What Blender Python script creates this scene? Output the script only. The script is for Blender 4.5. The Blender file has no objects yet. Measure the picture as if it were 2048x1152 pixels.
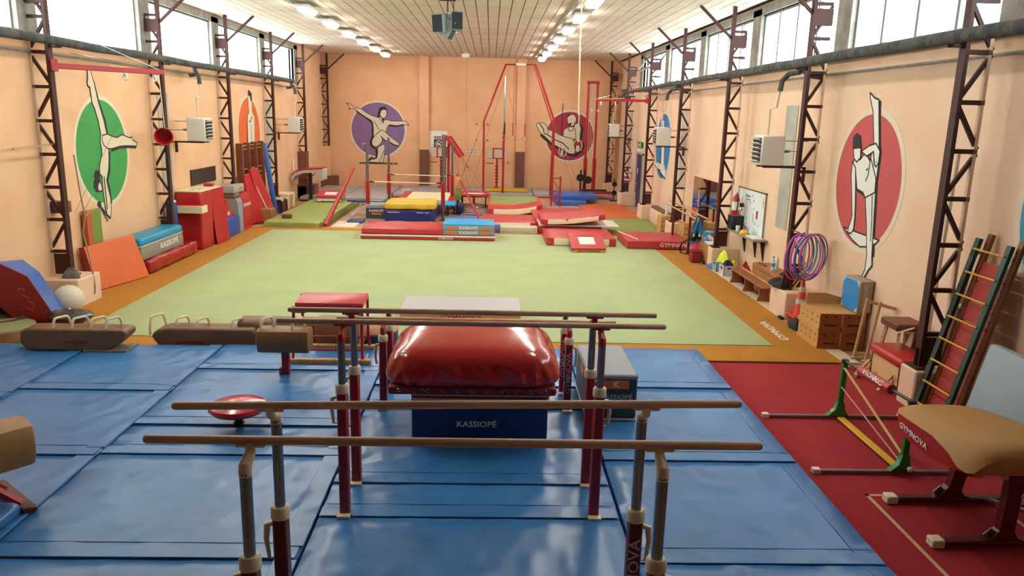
import bpy, bmesh, math, random
from mathutils import Vector, Matrix
random.seed(7)
S = bpy.context.scene
COL = S.collection
# ------------------------------------------------------------------ camera
cam = bpy.data.cameras.new('camera'); cam.sensor_width = 36.0; cam.lens = 1526.0/2048.0*36.0; cam.clip_end = 200
co = bpy.data.objects.new('camera', cam); COL.objects.link(co)
RX = Vector((0.99933707, -0.02682817, 0.02461027))      # camera right in the hall's axes
DN = Vector((0.01805946, -0.22165177, -0.97495864))     # camera down
FW = Vector((0.03161126, 0.97475676, -0.22102033))      # view direction: along the hall, tilted down
M = Matrix.Identity(4)
for i in range(3):
    M[i][0], M[i][1], M[i][2] = RX[i], -DN[i], -FW[i]
M[2][3] = 3.85                                          # standing on a gallery, eye 3.85 m above the floor
co.matrix_world = M
S.camera = co
# ------------------------------------------------------------------ sky and exposure
w = bpy.data.worlds.new('sky'); S.world = w; w.use_nodes = True
nt = w.node_tree; nt.nodes.clear()
bg = nt.nodes.new('ShaderNodeBackground'); wo = nt.nodes.new('ShaderNodeOutputWorld')
bg.inputs[0].default_value = (0.93, 0.97, 1.0, 1); bg.inputs[1].default_value = 10.0   # even overcast sky
nt.links.new(bg.outputs[0], wo.inputs[0])
S.view_settings.view_transform = 'Standard'; S.view_settings.look = 'None'
S.view_settings.exposure = 0.55; S.view_settings.gamma = 1.0; S.view_settings.use_curve_mapping = False
LAMP_E = 34.0
# hall dimensions (metres)
XL, XR, YB, YF, ZC = -8.5, 6.6, 39.8, -5.0, 6.6
COLY = [0.11+4.92*k for k in range(9)]                  # lattice columns every 4.92 m
SILL, HEAD = 5.08, 6.38
for sx in (-1, 1):                                      # daylight portals in the window bands
    l = bpy.data.lights.new('window_portal', 'AREA'); l.shape = 'RECTANGLE'; l.size = 29.4; l.size_y = HEAD-SILL
    l.cycles.is_portal = True
    o = bpy.data.objects.new('window_portal', l); COL.objects.link(o)
    o.location = ((XL-.33) if sx < 0 else (XR+.33), 19.8, (SILL+HEAD)/2)
    o.rotation_euler = (math.pi/2, 0, -math.pi/2 if sx < 0 else math.pi/2)
    o['kind'] = 'helper'
# ------------------------------------------------------------------ materials
MATS = {}
def lin(c): return c/12.92 if c <= .04045 else ((c+.055)/1.055)**2.4
def rgb(h): return tuple(lin(int(h[i:i+2], 16)/255) for i in (0, 2, 4))+(1,)
def mat(name, hexc, rough=.6, bump=0, bscale=20, var=0, vscale=3, hex2=None, metal=0, spec=.5, coat=0, ridge=0, emit=0, stretch=None, bdist=.02, vc=(.4,.6)):
    if name in MATS: return MATS[name]
    m = bpy.data.materials.new(name); m.use_nodes = True; MATS[name] = m
    N = m.node_tree.nodes; L = m.node_tree.links; p = N['Principled BSDF']
    p.inputs['Base Color'].default_value = rgb(hexc); p.inputs['Roughness'].default_value = rough
    p.inputs['Metallic'].default_value = metal; p.inputs['Specular IOR Level'].default_value = spec
    p.inputs['Coat Weight'].default_value = coat; p.inputs['Coat Roughness'].default_value = .12
    if emit:
        p.inputs['Emission Color'].default_value = rgb(hexc); p.inputs['Emission Strength'].default_value = emit
    if bump or var:
        tc = N.new('ShaderNodeTexCoord'); mp = N.new('ShaderNodeMapping'); L.new(tc.outputs['Object'], mp.inputs[0])
        if stretch: mp.inputs['Scale'].default_value = stretch
    if var:
        n = N.new('ShaderNodeTexNoise'); n.inputs['Scale'].default_value = vscale; n.inputs['Detail'].default_value = 5
        L.new(mp.outputs[0], n.inputs[0])
        r = N.new('ShaderNodeMapRange'); r.inputs[1].default_value = vc[0]; r.inputs[2].default_value = vc[1]; L.new(n.outputs[0], r.inputs[0])
        mx = N.new('ShaderNodeMix'); mx.data_type = 'RGBA'
        a = rgb(hexc); b = rgb(hex2) if hex2 else tuple(c*(1-var) for c in a[:3])+(1,)
        mx.inputs[6].default_value = a; mx.inputs[7].default_value = b
        L.new(r.outputs[0], mx.inputs[0]); L.new(mx.outputs[2], p.inputs['Base Color'])
    if bump:
        n2 = N.new('ShaderNodeTexNoise'); n2.noise_type = 'RIDGED_MULTIFRACTAL' if ridge else 'FBM'; n2.inputs['Scale'].default_value = bscale; n2.inputs['Detail'].default_value = 4
        L.new(mp.outputs[0], n2.inputs[0])
        b = N.new('ShaderNodeBump'); b.inputs['Strength'].default_value = bump; b.inputs['Distance'].default_value = bdist
        L.new(n2.outputs[0], b.inputs['Height']); L.new(b.outputs[0], p.inputs['Normal'])
    return m
# ------------------------------------------------------------------ mesh helpers
class MB:
    """collects shapes, build() links them as ONE mesh object"""
    def __init__(s): s.v = []; s.f = []
    def add(s, vs, fs, T=None):
        k = len(s.v)
        s.v += [tuple(T @ Vector(v)) if T else tuple(v) for v in vs]
        s.f += [tuple(i+k for i in f) for f in fs]; return s
    def box(s, x0, x1, y0, y1, z0, z1, T=None):
        return s.add([(x0,y0,z0),(x1,y0,z0),(x1,y1,z0),(x0,y1,z0),(x0,y0,z1),(x1,y0,z1),(x1,y1,z1),(x0,y1,z1)],
                     [(0,3,2,1),(4,5,6,7),(0,1,5,4),(1,2,6,5),(2,3,7,6),(3,0,4,7)], T)
    def cbox(s, c, d, T=None):
        return s.box(c[0]-d[0]/2, c[0]+d[0]/2, c[1]-d[1]/2, c[1]+d[1]/2, c[2]-d[2]/2, c[2]+d[2]/2, T)
    def rbox(s, x0, x1, y0, y1, z0, z1, r=.03, seg=2, T=None):
        bm = bmesh.new(); bmesh.ops.create_cube(bm, size=1)
        for v in bm.verts: v.co = Vector(((x0+x1)/2+v.co.x*(x1-x0), (y0+y1)/2+v.co.y*(y1-y0), (z0+z1)/2+v.co.z*(z1-z0)))
        r = min(r, .49*min(x1-x0, y1-y0, z1-z0))
        bmesh.ops.bevel(bm, geom=bm.edges[:], offset=r, segments=seg, affect='EDGES', profile=.5)
        return s.frombm(bm, T)
    def frombm(s, bm, T=None):
        bm.verts.index_update()
        s.add([tuple(v.co) for v in bm.verts], [[v.index for v in f.verts] for f in bm.faces], T); bm.free(); return s
    def bar(s, p, q, wx, wz, up=(0,0,1)):
        """rectangular bar from p to q"""
        p, q = Vector(p), Vector(q); d = (q-p).normalized(); u = Vector(up)
        a = d.cross(u)
        if a.length < 1e-4: a = d.cross(Vector((1,0,0)))
        a.normalize(); b = a.cross(d).normalized()
        vs = [p+a*i*wx/2+b*j*wz/2 for i, j in ((-1,-1),(1,-1),(1,1),(-1,1))]+[q+a*i*wx/2+b*j*wz/2 for i, j in ((-1,-1),(1,-1),(1,1),(-1,1))]
        return s.add(vs, [(0,1,2,3),(7,6,5,4),(0,4,5,1),(1,5,6,2),(2,6,7,3),(3,7,4,0)])
    def tube(s, pts, r, n=8, closed=False, caps=True):
        pts = [Vector(p) for p in pts]; N = len(pts); rs = r if isinstance(r, (list, tuple)) else [r]*N
        k = len(s.v); a = None
        for i, p in enumerate(pts):
            if closed: d = pts[(i+1) % N]-pts[i-1]
            else: d = pts[min(i+1, N-1)]-pts[max(i-1, 0)]
            d.normalize()
            if a is None:
                a = d.cross(Vector((0,0,1)))
                if a.length < 1e-3: a = d.cross(Vector((1,0,0)))
            a = (a-d*a.dot(d)).normalized(); b = d.cross(a)
            for j in range(n):
                t = 2*math.pi*j/n; s.v.append(tuple(p+(a*math.cos(t)+b*math.sin(t))*rs[i]))
        for i in range(N if closed else N-1):
            i2 = (i+1) % N
            for j in range(n):
                j2 = (j+1) % n; s.f.append((k+i*n+j, k+i*n+j2, k+i2*n+j2, k+i2*n+j))
        if caps and not closed:
            s.f.append(tuple(k+j for j in range(n))[::-1]); s.f.append(tuple(k+(N-1)*n+j for j in range(n)))
        return s
    def cyl(s, p, q, r, n=12, r2=None): return s.tube([p, q], [r, r if r2 is None else r2], n)
    def lathe(s, prof, c=(0,0,0), n=20, sx=1, sy=1):
        k = len(s.v); m = len(prof)
        for r, z in prof:
            for j in range(n):
                t = 2*math.pi*j/n; s.v.append((c[0]+r*sx*math.cos(t), c[1]+r*sy*math.sin(t), c[2]+z))
        for i in range(m-1):
            for j in range(n):
                j2 = (j+1) % n; s.f.append((k+i*n+j, k+i*n+j2, k+(i+1)*n+j2, k+(i+1)*n+j))
        s.f.append(tuple(k+j for j in range(n))[::-1]); s.f.append(tuple(k+(m-1)*n+j for j in range(n))); return s
    def prism(s, poly, d, O=(0,0,0), U=(1,0,0), V=(0,0,1), W=(0,1,0)):
        """polygon (u,v) in plane O,U,V extruded d along W"""
        O, U, V, W = Vector(O), Vector(U), Vector(V), Vector(W); n = len(poly)
        a = [O+U*p[0]+V*p[1] for p in poly]; b = [x+W*d for x in a]
        return s.add(a+b, [tuple(range(n)), tuple(range(2*n-1, n-1, -1))]+[(i, i+n, (i+1) % n+n, (i+1) % n) for i in range(n)])
    def sphere(s, c, r, n=20, m=12, sz=1):
        pr = [(r*math.sin(math.pi*i/m) if 0 < i < m else .001, -r*sz*math.cos(math.pi*i/m)) for i in range(m+1)]
        return s.lathe(pr, c, n)
    def mesh(s, name, m, smooth=False):
        me = bpy.data.meshes.new(name); me.from_pydata(s.v, [], s.f); me.update()
        bm = bmesh.new(); bm.from_mesh(me); bmesh.ops.recalc_face_normals(bm, faces=bm.faces)
        big = [f for f in bm.faces if len(f.verts) > 4]
        if big: bmesh.ops.triangulate(bm, faces=big)
        bm.to_mesh(me); bm.free()
        if m: me.materials.append(m)
        if smooth:
            me.polygons.foreach_set('use_smooth', [True]*len(me.polygons))
            try: me.set_sharp_from_angle(angle=math.radians(42))
            except Exception: pass
        return me
    def build(s, name, m, parent=None, smooth=False, loc=None):
        o = bpy.data.objects.new(name, s.mesh(name, m, smooth)); COL.objects.link(o)
        if parent: o.parent = parent
        if loc: o.location = loc
        return o
def link(name, me, parent=None, loc=(0,0,0), rot=(0,0,0), scale=None):
    o = bpy.data.objects.new(name, me); COL.objects.link(o); o.parent = parent; o.location = loc; o.rotation_euler = rot
    if scale: o.scale = scale
    return o
def tag(o, label, cat, group=None, kind=None):
    o['label'] = label; o['category'] = cat
    if group: o['group'] = group
    if kind: o['kind'] = kind
    return o
def thing(name, label, cat, loc=(0,0,0), rz=0, group=None):
    o = bpy.data.objects.new(name, None); COL.objects.link(o); o.empty_display_size = .1
    o.location = loc; o.rotation_euler = (0, 0, math.radians(rz)); return tag(o, label, cat, group)
def struct(o): o['kind'] = 'structure'; return o
def part(parent, name, m, smooth=False, **k):
    """part(t,'leg',mat, box=[..]): every shape given becomes a part of its own; the last one is returned"""
    for key, a in k.items():
        b = MB(); getattr(b, key.rstrip('0123456789'))(*a); o = b.build(name, m, parent, smooth)
    return o
def dup(o, loc=None, rz=None, label=None, parent=None):
    c = o.copy(); COL.objects.link(c); c.parent = parent
    if loc is not None: c.location = loc
    if rz is not None: c.rotation_euler[2] = math.radians(rz)
    if label: c['label'] = label
    for ch in list(o.children): dup(ch, parent=c)
    return c
TXT = {}
def text(body, m, parent, loc, size, rot=(math.pi/2,0,0), bold=.012, width=None, name='lettering', shear=0):
    key = (body, size, m.name, bold, shear)
    if key not in TXT:
        c = bpy.data.curves.new(name, 'FONT'); c.body = body; c.size = size; c.align_x = 'CENTER'; c.align_y = 'CENTER'
        c.extrude = .0015; c.offset = bold*size; c.resolution_u = 2; c.shear = shear
        o = bpy.data.objects.new(name, c); COL.objects.link(o)
        me = bpy.data.meshes.new_from_object(o); bpy.data.objects.remove(o); bpy.data.curves.remove(c)
        me.materials.clear(); me.materials.append(m); me.name = name; TXT[key] = me
    o = link(name, TXT[key], parent, loc, rot)
    if width: o.scale = (width, 1, 1)
    return o
def slab(name, m, x0, x1, y0, y1, z0, z1, r=.03, parent=None, seg=2): return MB().rbox(x0,x1,y0,y1,z0,z1,r,seg).build(name, m, parent, True)
def soft(name, m, x0, x1, y0, y1, z0, z1, r, wr=.01, parent=None, seed=0, lift=None, cuts=9, sag=0):
    """soft padded block: rounded, with slack wavy faces; lift(x,y) raises it"""
    bm = bmesh.new(); bmesh.ops.create_cube(bm, size=1)
    bmesh.ops.bevel(bm, geom=bm.edges[:], offset=.001, segments=1, affect='EDGES')
    bmesh.ops.subdivide_edges(bm, edges=[e for e in bm.edges if e.calc_length() > .5], cuts=cuts, use_grid_fill=True)
    rnd = random.Random(seed); ph = [rnd.uniform(0, 6.3) for _ in range(8)]
    cx, cy, cz = (x0+x1)/2, (y0+y1)/2, (z0+z1)/2; hx, hy, hz = (x1-x0)/2, (y1-y0)/2, (z1-z0)/2
    for v in bm.verts:
        q = Vector((v.co.x*2*hx, v.co.y*2*hy, v.co.z*2*hz))
        c = Vector((max(-hx+r, min(hx-r, q.x)), max(-hy+r, min(hy-r, q.y)), max(-hz+r, min(hz-r, q.z))))
        d = q-c
        if d.length > 1e-6: q = c+d.normalized()*min(r, d.length) if r > 0 else q
        n = d.normalized() if d.length > 1e-6 else Vector((0,0,1))
        wv = wr*(math.sin(q.x*7+q.z*9+ph[0])*math.sin(q.y*6+ph[1]) + .6*math.sin(q.x*15+q.y*11+ph[2]))
        q += n*wv
        if sag and q.z > 0: q.z -= sag*(1-(q.x/hx)**2)*(1-(q.y/hy)**2)
        if lift: q.z += lift(q.x/hx, q.y/hy)
        if cz+q.z < z0 and not lift: q.z = z0-cz
        v.co = q+Vector((cx, cy, cz))
    return MB().frombm(bm).build(name, m, parent, True)
PI = math.pi
# ================================================================== palette
wallm = mat('peach_paint', 'e5c6aa', .75, .2, 30, .1, 1.3, hex2='e1bea0')
backm = mat('peach_paint_back', 'e4b28a', .75, .2, 30, .1, .8, hex2='dfaa80')
steel = mat('brown_steel', '431812', .65, .15, 40, .2, 6)
conc = mat('grey_concrete', '9a968e', .8, .4, 25, .25, 4)
ceilm = mat('ceiling_white', 'd9d0c0', .7, .15, 60, .08, 2, hex2='cfc5b2')
darkm = mat('dark_gap', '3a342c', .9)
redpaint = mat('red_paint', 'a81c22', .35, spec=.5)
white = mat('white_paint', 'e8e4da', .45)
cream = mat('cream_vinyl', 'e4d8ae', .5, .2, 12)
black = mat('black_plastic', '17171a', .4)
chrome = mat('chrome', '9aa0a6', .25, metal=.9)
wood = mat('bar_wood', 'e2b494', .45, .15, 60, .35, 7, stretch=(.35, 6, 6))
plywood = mat('plywood', 'c89a62', .5, .1, 30, .25, 4, stretch=(6, 1, 1))
greypaint = mat('grey_paint', 'a9aaa6', .6, .1, 20, .1, 3)
brownp = mat('brown_paint', '7a4a3c', .7, .2, 20, .15, 2)
orangem = mat('orange_vinyl', 'd8662a', .45, .3, 3, .06, 2)
redvinyl = mat('red_vinyl', 'b8242c', .36, .6, 2.6, .06, 2, ridge=1, bdist=.03)
# ================================================================== floor
fl = struct(MB().box(XL-.2, XR+.2, YF, YB+.2, -.2, 0).build('floor', mat('floor_screed', 'b79478', .55, .15, 15, .3, .5, hex2='a37f64')))
# ------------------------------------------------------------------ walls
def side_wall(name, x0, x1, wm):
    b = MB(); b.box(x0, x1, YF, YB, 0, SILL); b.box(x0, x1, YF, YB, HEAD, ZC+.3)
    b.box(x0, x1, COLY[7]-.3, YB, SILL, HEAD); b.box(x0, x1, YF, COLY[2 if x0 < 0 else 1]-.25, SILL, HEAD)  # unseen near bays filled in solid so the foreground gets less daylight
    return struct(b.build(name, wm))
wl = side_wall('wall_left', XL-.3, XL, mat('peach_left_light_tint', 'e4ba94', .75, .2, 30, .1, 1.3, hex2='e0b28a')); wr = side_wall('wall_right', XR, XR+.3, wallm)  # deeper peach on the left wall: its lighting is put into the colour
wb = MB().box(XL-.3, XR+.3, YB, YB+.3, 0, ZC+.3)
wb = struct(wb.build('wall_back', backm))
struct(MB().box(XL-.3, XR+.3, YF-.3, YF, 0, ZC+.3).build('wall_front', mat('dim_front_wall', '6e6258', .8)))  # unseen wall, coloured dark to cut bounce light on the foreground
struct(MB().box(XL, XR, YF, 2.0, 2.0, 2.2).build('floor_gallery', mat('gallery_grey', '7c7670', .7)))
for x in (-3.6, 1.3):
    p = MB().box(x, x+.46, YB-.22, YB, 2.02, ZC).build('pilaster', backm, wb)
    MB().box(x-.01, x+.47, YB-.23, YB, 0, 2.02).build('pilaster_base', brownp, wb)
MB().box(-1.27, -1.24, YB-.02, YB, .5, ZC).build('conduit', backm, wb)
# concrete window pillars and head/sill beams
for nm, w_, x0, x1 in (('l', wl, XL-.2, XL+.03), ('r', wr, XR-.03, XR+.2)):
    for k, y in enumerate(COLY):
        if y < 36: MB().box(x0, x1, y-.3, y+.3, SILL-.06, HEAD+.15).build('window_pillar', conc, w_)
    MB().box(x0, x1, YF, COLY[7]+.3, HEAD, ZC-.02).build('head_beam', conc, w_)
    MB().box(x0-.05 if nm == 'r' else x0, x1 if nm == 'r' else x1+.05, YF, COLY[7]+.3, SILL-.1, SILL).build('window_sill', conc, w_)
# ------------------------------------------------------------------ windows
glass = bpy.data.materials.new('window_glass'); glass.use_nodes = True
g = glass.node_tree; g.nodes.clear()
go = g.nodes.new('ShaderNodeOutputMaterial'); gm = g.nodes.new('ShaderNodeMixShader'); gt = g.nodes.new('ShaderNodeBsdfTransparent'); gg = g.nodes.new('ShaderNodeBsdfGlossy')
gt.inputs[0].default_value = (.93, .96, .95, 1); gg.inputs['Roughness'].default_value = .1; gm.inputs[0].default_value = .05
g.links.new(gt.outputs[0], gm.inputs[1]); g.links.new(gg.outputs[0], gm.inputs[2]); g.links.new(gm.outputs[0], go.inputs[0])
frm = mat('window_frame_grey', '7c7e7c', .7)
PANE = MB().box(-.004, .004, 0, 1, 0, 1).mesh('pane', glass)
nwin = 0
for side in (-1, 1):
    X = XL-.1 if side < 0 else XR+.1
    for k in range(2 if side < 0 else 1, 7):
        ya, yb = COLY[k]+.3, COLY[k+1]-.3; nwin += 1
        f = MB(); t = .05 if side > 0 else .035
        f.box(X-.03, X+.03, ya, yb, SILL, SILL+t).box(X-.03, X+.03, ya, yb, HEAD-t, HEAD).box(X-.03, X+.03, ya, ya+t, SILL, HEAD).box(X-.03, X+.03, yb-t, yb, SILL, HEAD)
        wo_ = struct(f.build('window_%d' % nwin, frm))
        n = 4 if side > 0 else 2
        for i in range(n):
            a, b = ya+(yb-ya)*i/n, ya+(yb-ya)*(i+1)/n
            link('pane', PANE, wo_, (X, a, SILL), scale=(1, b-a, HEAD-SILL))
            if i and side > 0: MB().box(X-.06, X+.03, a-.035, a+.035, SILL, HEAD).build('mullion', frm, wo_)
        if side > 0 and k == 6:      # top-hung opening light, tilted inwards
            s_ = MB(); c = math.cos(.5)
            for q in (ya+.1, (ya+yb)/2, yb-.3): s_.bar((X-.05, q, HEAD-.05), (X-.42, q, HEAD-.55), .04, .04)
            s_.bar((X-.42, ya+.1, HEAD-.55), (X-.42, yb-.3, HEAD-.55), .07, .07); s_.build('opening_light', frm, wo_)
# ------------------------------------------------------------------ ceiling
ce = struct(MB().box(XL-.3, XR+.3, YF-.3, YB+.3, ZC+.03, ZC+.2).build('ceiling', darkm))
cuts = [YF, 12, 20.4, 29.9, YB]
for j in range(4):
    me = MB().box(0, .288, cuts[j]+.004, cuts[j+1]-.004, ZC, ZC+.03).mesh('ceiling_panel', ceilm)
    for i in range(48):
        link('ceiling_panel', me, ce, (XL+.01+.31*i, 0, random.uniform(0, .004)))
# ------------------------------------------------------------------ lattice columns
DEP = .36
HB = MB().box(0, DEP, -.03, .03, -.03, .03).mesh('cross_brace', steel)
pitch = .62
DB1 = MB().bar((.02, 0, 0), (DEP, 0, pitch-.06), .05, .05, (0,1,0)).mesh('diagonal_brace', steel)
DB2 = MB().bar((DEP, 0, 0), (.02, 0, pitch-.06), .05, .05, (0,1,0)).mesh('diagonal_brace', steel)
FLG = MB().box(-.02, .02, -.07, .07, .6, ZC).box(.02, .07, -.012, .012, .6, ZC).mesh('flange', steel)
CHD = MB().box(DEP-.05, DEP-.005, -.03, .03, .6, SILL).mesh('wall_chord', wallm)
FOOT = MB().prism([(-.02,.6),(.02,.6),(.02,.95),(-.02,.85)], .1, (0,-.05,0)).box(-.09, .1, -.15, .15, .57, .6).box(.02, DEP-.01, -.02, .02, .6, 1.0).mesh('foot_plate', steel)
GUS = MB().box(.02, DEP, -.06, .06, 5.62, 5.92).mesh('gusset', steel)
KNE = MB().bar((-.02, 0, 5.85), (-.85, 0, ZC), .06, .06, (0,1,0)).mesh('knee_brace', steel)
words = ['nearest', 'second', 'third', 'fourth', 'fifth', 'last']
def column(y, side, label, low=False):
    t = thing('lattice_column', label, 'column', (XR-.26-DEP if side > 0 else XL+DEP, y, 0), 0 if side > 0 else 180, 'brown steel lattice columns along the side walls')
    link('flange', FLG, t); link('wall_chord', CHD, t); link('foot_plate', FOOT, t); link('gusset', GUS, t); link('knee_brace', KNE, t)
    z = 1.05; i = 0
    while z < 6.4:
        link('cross_brace', HB, t, (0, 0, z))
        if z+pitch < 6.6 and not (5.0 < z < 5.75 and False): link('diagonal_brace', DB1 if i % 2 else DB2, t, (0, 0, z+.03))
        z += pitch; i += 1
    blk = MB().rbox(-.12 if side > 0 else (-.32 if y < 16 else -.06), DEP+(.26 if side > 0 else 0), -.2 if side > 0 and (y < 12 or 19 < y < 20) else -.42, .2 if side > 0 and (y < 12 or 19 < y < 20) else .42, 0, .57, .02, 1)
    b = struct(blk.build('plinth_block', wallm)); b.parent = wr if side > 0 else wl; b.location = t.location; b.rotation_euler = t.rotation_euler
    return t
for i, k in enumerate((2, 3, 4, 5, 6, 7, 8)):
    d = ['beside the leaning green ladder', 'beside the hanging hoops', 'between the whiteboard and the wall mirror', 'at the far edge of the wall mirror', 'beside the dark blue door, on its near side', 'beyond the dark blue door', 'in the far right corner'][i]
    column(COLY[k], 1, 'brown steel lattice column on the right wall '+d)
for i, k in enumerate((3, 4, 5, 6, 7, 8)):
    d = ['between the white ball and the orange mat', 'behind the red bucket', 'just before the climbing wall bars', 'just past the climbing wall bars', 'beside the far vaulting table', 'in the far left corner'][i]
    column(COLY[k], -1, 'brown steel lattice column on the left wall '+d)
# ------------------------------------------------------------------ heating mains under the windows
lag = mat('pipe_lagging', '3a3c3c', .85, .8, 14, .3, 5, hex2='545452', bdist=.03)
pipew = mat('cream_pipe', 'd8c8ac', .5)
t = thing('heating_pipe', 'long grey lagged heating pipe under the left windows', 'pipe', (XL+.49, 0, 4.97))
pts = [(random.uniform(-.012,.012), y, random.uniform(-.012,.012)) for y in [YF+1+1.2*i for i in range(32)] if y < 33]
part(t, 'lagging', lag, True, tube=(pts, .085, 10))
part(t, 'lagging', lag, True, tube=([(-.42, y, .07) for y in (YF+1, 10, 20, 32.5)], .05, 8))
for y in COLY[:7]: part(t, 'bracket', steel, False, box=(-.12, .1, y-.02, y+.02, -.12, -.09))
t = thing('heating_pipe', 'long grey lagged heating pipe under the right windows', 'pipe', (XR-.75, 0, 4.95))
part(t, 'lagging', lag, True, tube=([(random.uniform(-.012,.012), YF+1+1.2*i, random.uniform(-.012,.012)) for i in range(21)], .09, 10))
part(t, 'lagging', lag, True, tube=([(random.uniform(-.03,.03), YF+1+1.2*i, random.uniform(-.02,.02)) for i in range(20, 32)], .075, 10))
part(t, 'lagging', lag, True, tube=([(.68, y, .1) for y in (YF+1, 10, 20, 33)], .045, 8))
for y in COLY[:7]: part(t, 'bracket', steel, False, box=(-.1, .12, y-.02, y+.02, -.13, -.095))
for sx, x in ((-1, XL+.03), (1, XR-.03)):
    o = MB().tube([(x, YF+.5, 4.78), (x, 12, 4.77), (x, 33.5, 4.78)], .025, 6).build('cable_conduit', conc)
    tag(o, 'thin grey conduit running along the %s wall below the windows' % ('left' if sx < 0 else 'right'), 'conduit')
# ------------------------------------------------------------------ unit heaters
hw = mat('heater_white', 'dcdad2', .4); ptch = mat('grey_wall_patch', 'b4b2a8', .8, .3, 8, .2, 2)
def heater(side, y, label, rise, elbow=True):
    x = (XR if side > 0 else XL)
    t = thing('unit_heater', label, 'heater', (x-(.1 if side > 0 else 0), y, 2.95), 0 if side > 0 else 180, 'white wall heaters')
    if side < 0: d = 1
    # local frame: +x into the wall; louvres face the far/near end (-x out into the hall, blowing along y)
    b = part(t, 'casing', hw, True, rbox=(-.98, -.5, -.27, .27, .02, .62, .02, 1))
    lv = -1 if False else 1
    part(t, 'louvre_recess', black, False, box=(-1.0, -.975, -.22, .22, .07, .57))
    for i in range(6): part(t, 'louvre', hw, False, bar=((-1.02, -.24, .1+.088*i), (-1.02, .24, .1+.088*i), .07, .012, (.5,0,1)))
    part(t, 'fan_guard', black, True, lathe=([(.16,-.02),(.2,0),(.16,.03)], (-.48, 0, .3), 12))
    t.children[-1].rotation_euler = (0, 0, 0)
    part(t, 'shelf_bracket', steel, False, box=(-.9, 0, -.2, -.16, -.03, .0), box1=(-.9, 0, .16, .2, -.03, 0), box2=(-.06, 0, -.2, -.16, -.3, 0))
    part(t, 'stay_rod', chrome, False, cyl=((-.5, -.18, .52), (0, -.18, .52), .012, 6), cyl1=((-.5, .18, .3), (0, .18, .3), .012, 6))
    part(t, 'supply_pipe', pipew, True, tube=([(-.75, .1, .62), (-.75, .1, 1.15), (-.75, -.25, 1.18), (-.72, -.27, 1.55)], .025, 6))
    part(t, 'lagged_pipe', lag, True, tube=([(-.72, -.27, 1.5), (-.7, -.27, 1.7), (-.6, -.35, 1.83), (-.5, -.6, 1.85), (-.45, -.65, 2.05)], .055, 8))
    part(t, 'lagged_pipe', lag, True, tube=([(-.45, -.75, 2.05), (-.45, -.75, 1.85), (-.4, -.95, 1.78), (-.2, -1.0, 1.75)], .055, 8))
    return t
def patch(side, y, z0, z1):
    x = XR-.008 if side > 0 else XL+.008
    MB().box(x-.006, x+.006, y-.33, y+.33, z0, z1).build('painted_patch', ptch, wr if side > 0 else wl)
for y in (COLY[3]+2.1, COLY[5]+1.7, COLY[7]+1.9): patch(1, y, 1.5, 4.2)
for y in (COLY[4]+.75, COLY[6]+.5): patch(-1, y, 1.6, 4.2)
heater(1, 15.9, 'white louvred wall heater above the whiteboard end of the right wall', 1)
heater(1, 26.0, 'white louvred wall heater in front of the blue oval mural', 1)
heater(1, 36.4, 'white louvred wall heater above the barbell rack near the far right corner', 1)
heater(-1, 21.0, 'white louvred wall heater beside the red bucket on the left wall', 1)
heater(-1, 31.2, 'white louvred wall heater left of the far vaulting table', 1)
# ------------------------------------------------------------------ ceiling lamps
lampglow = mat('lamp_glow', 'fff9ee', .5, emit=LAMP_E); lampcase = mat('lamp_case', 'd9d6cc', .5)
LM = MB().add([(-.17,-.55,0),(.17,-.55,0),(.17,.55,0),(-.17,.55,0),(-.11,-.5,-.1),(.11,-.5,-.1),(.11,.5,-.1),(-.11,.5,-.1)], [(0,1,2,3),(4,7,6,5),(0,4,5,1),(1,5,6,2),(2,6,7,3),(3,7,4,0)]).mesh('diffuser', lampglow)
LC = MB().rbox(-.2, .2, -.6, .6, 0, .07, .02, 1).mesh('housing', lampcase)
order = ['nearest', 'second', 'third', 'fourth', 'fifth', 'sixth', 'farthest']
for sx, x in ((-1, -4.96), (1, 2.35)):
    for i in range(10):
        y = 9.32+3.08*i  # nearest pair is added, out of view, to brighten the foreground
        n_ = 9-i
        lab = 'glowing white ceiling lamp in the %s row, ' % ('left' if sx < 0 else 'right')+(['farthest from the gallery', 'second from the far wall', 'third from the far wall', 'fourth from the far wall', 'fifth from the far wall', 'sixth from the far wall', 'seventh from the far wall', 'eighth from the far wall', 'ninth from the far wall', 'tenth from the far wall, added to brighten the foreground'][n_])
        t = thing('ceiling_lamp', lab, 'lamp', (x, y, ZC-.14), 0, 'ceiling lamps in two rows')
        link('housing', LC, t, (0, 0, 0)); link('diffuser', LM, t, (0, 0, 0))
        part(t, 'hanger', chrome, False, cyl=((0, -.4, .07), (0, -.4, .14), .01, 5), cyl1=((0, .4, .07), (0, .4, .14), .01, 5))
    o = MB().box(x-.29*1-.04, x-.29+.04, 10, YB-1.5, ZC-.07, ZC-.0).build('cable_tray', conc)
    tag(o, 'grey cable tray along the ceiling beside the %s lamp row' % ('left' if sx < 0 else 'right'), 'cable tray')
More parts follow.
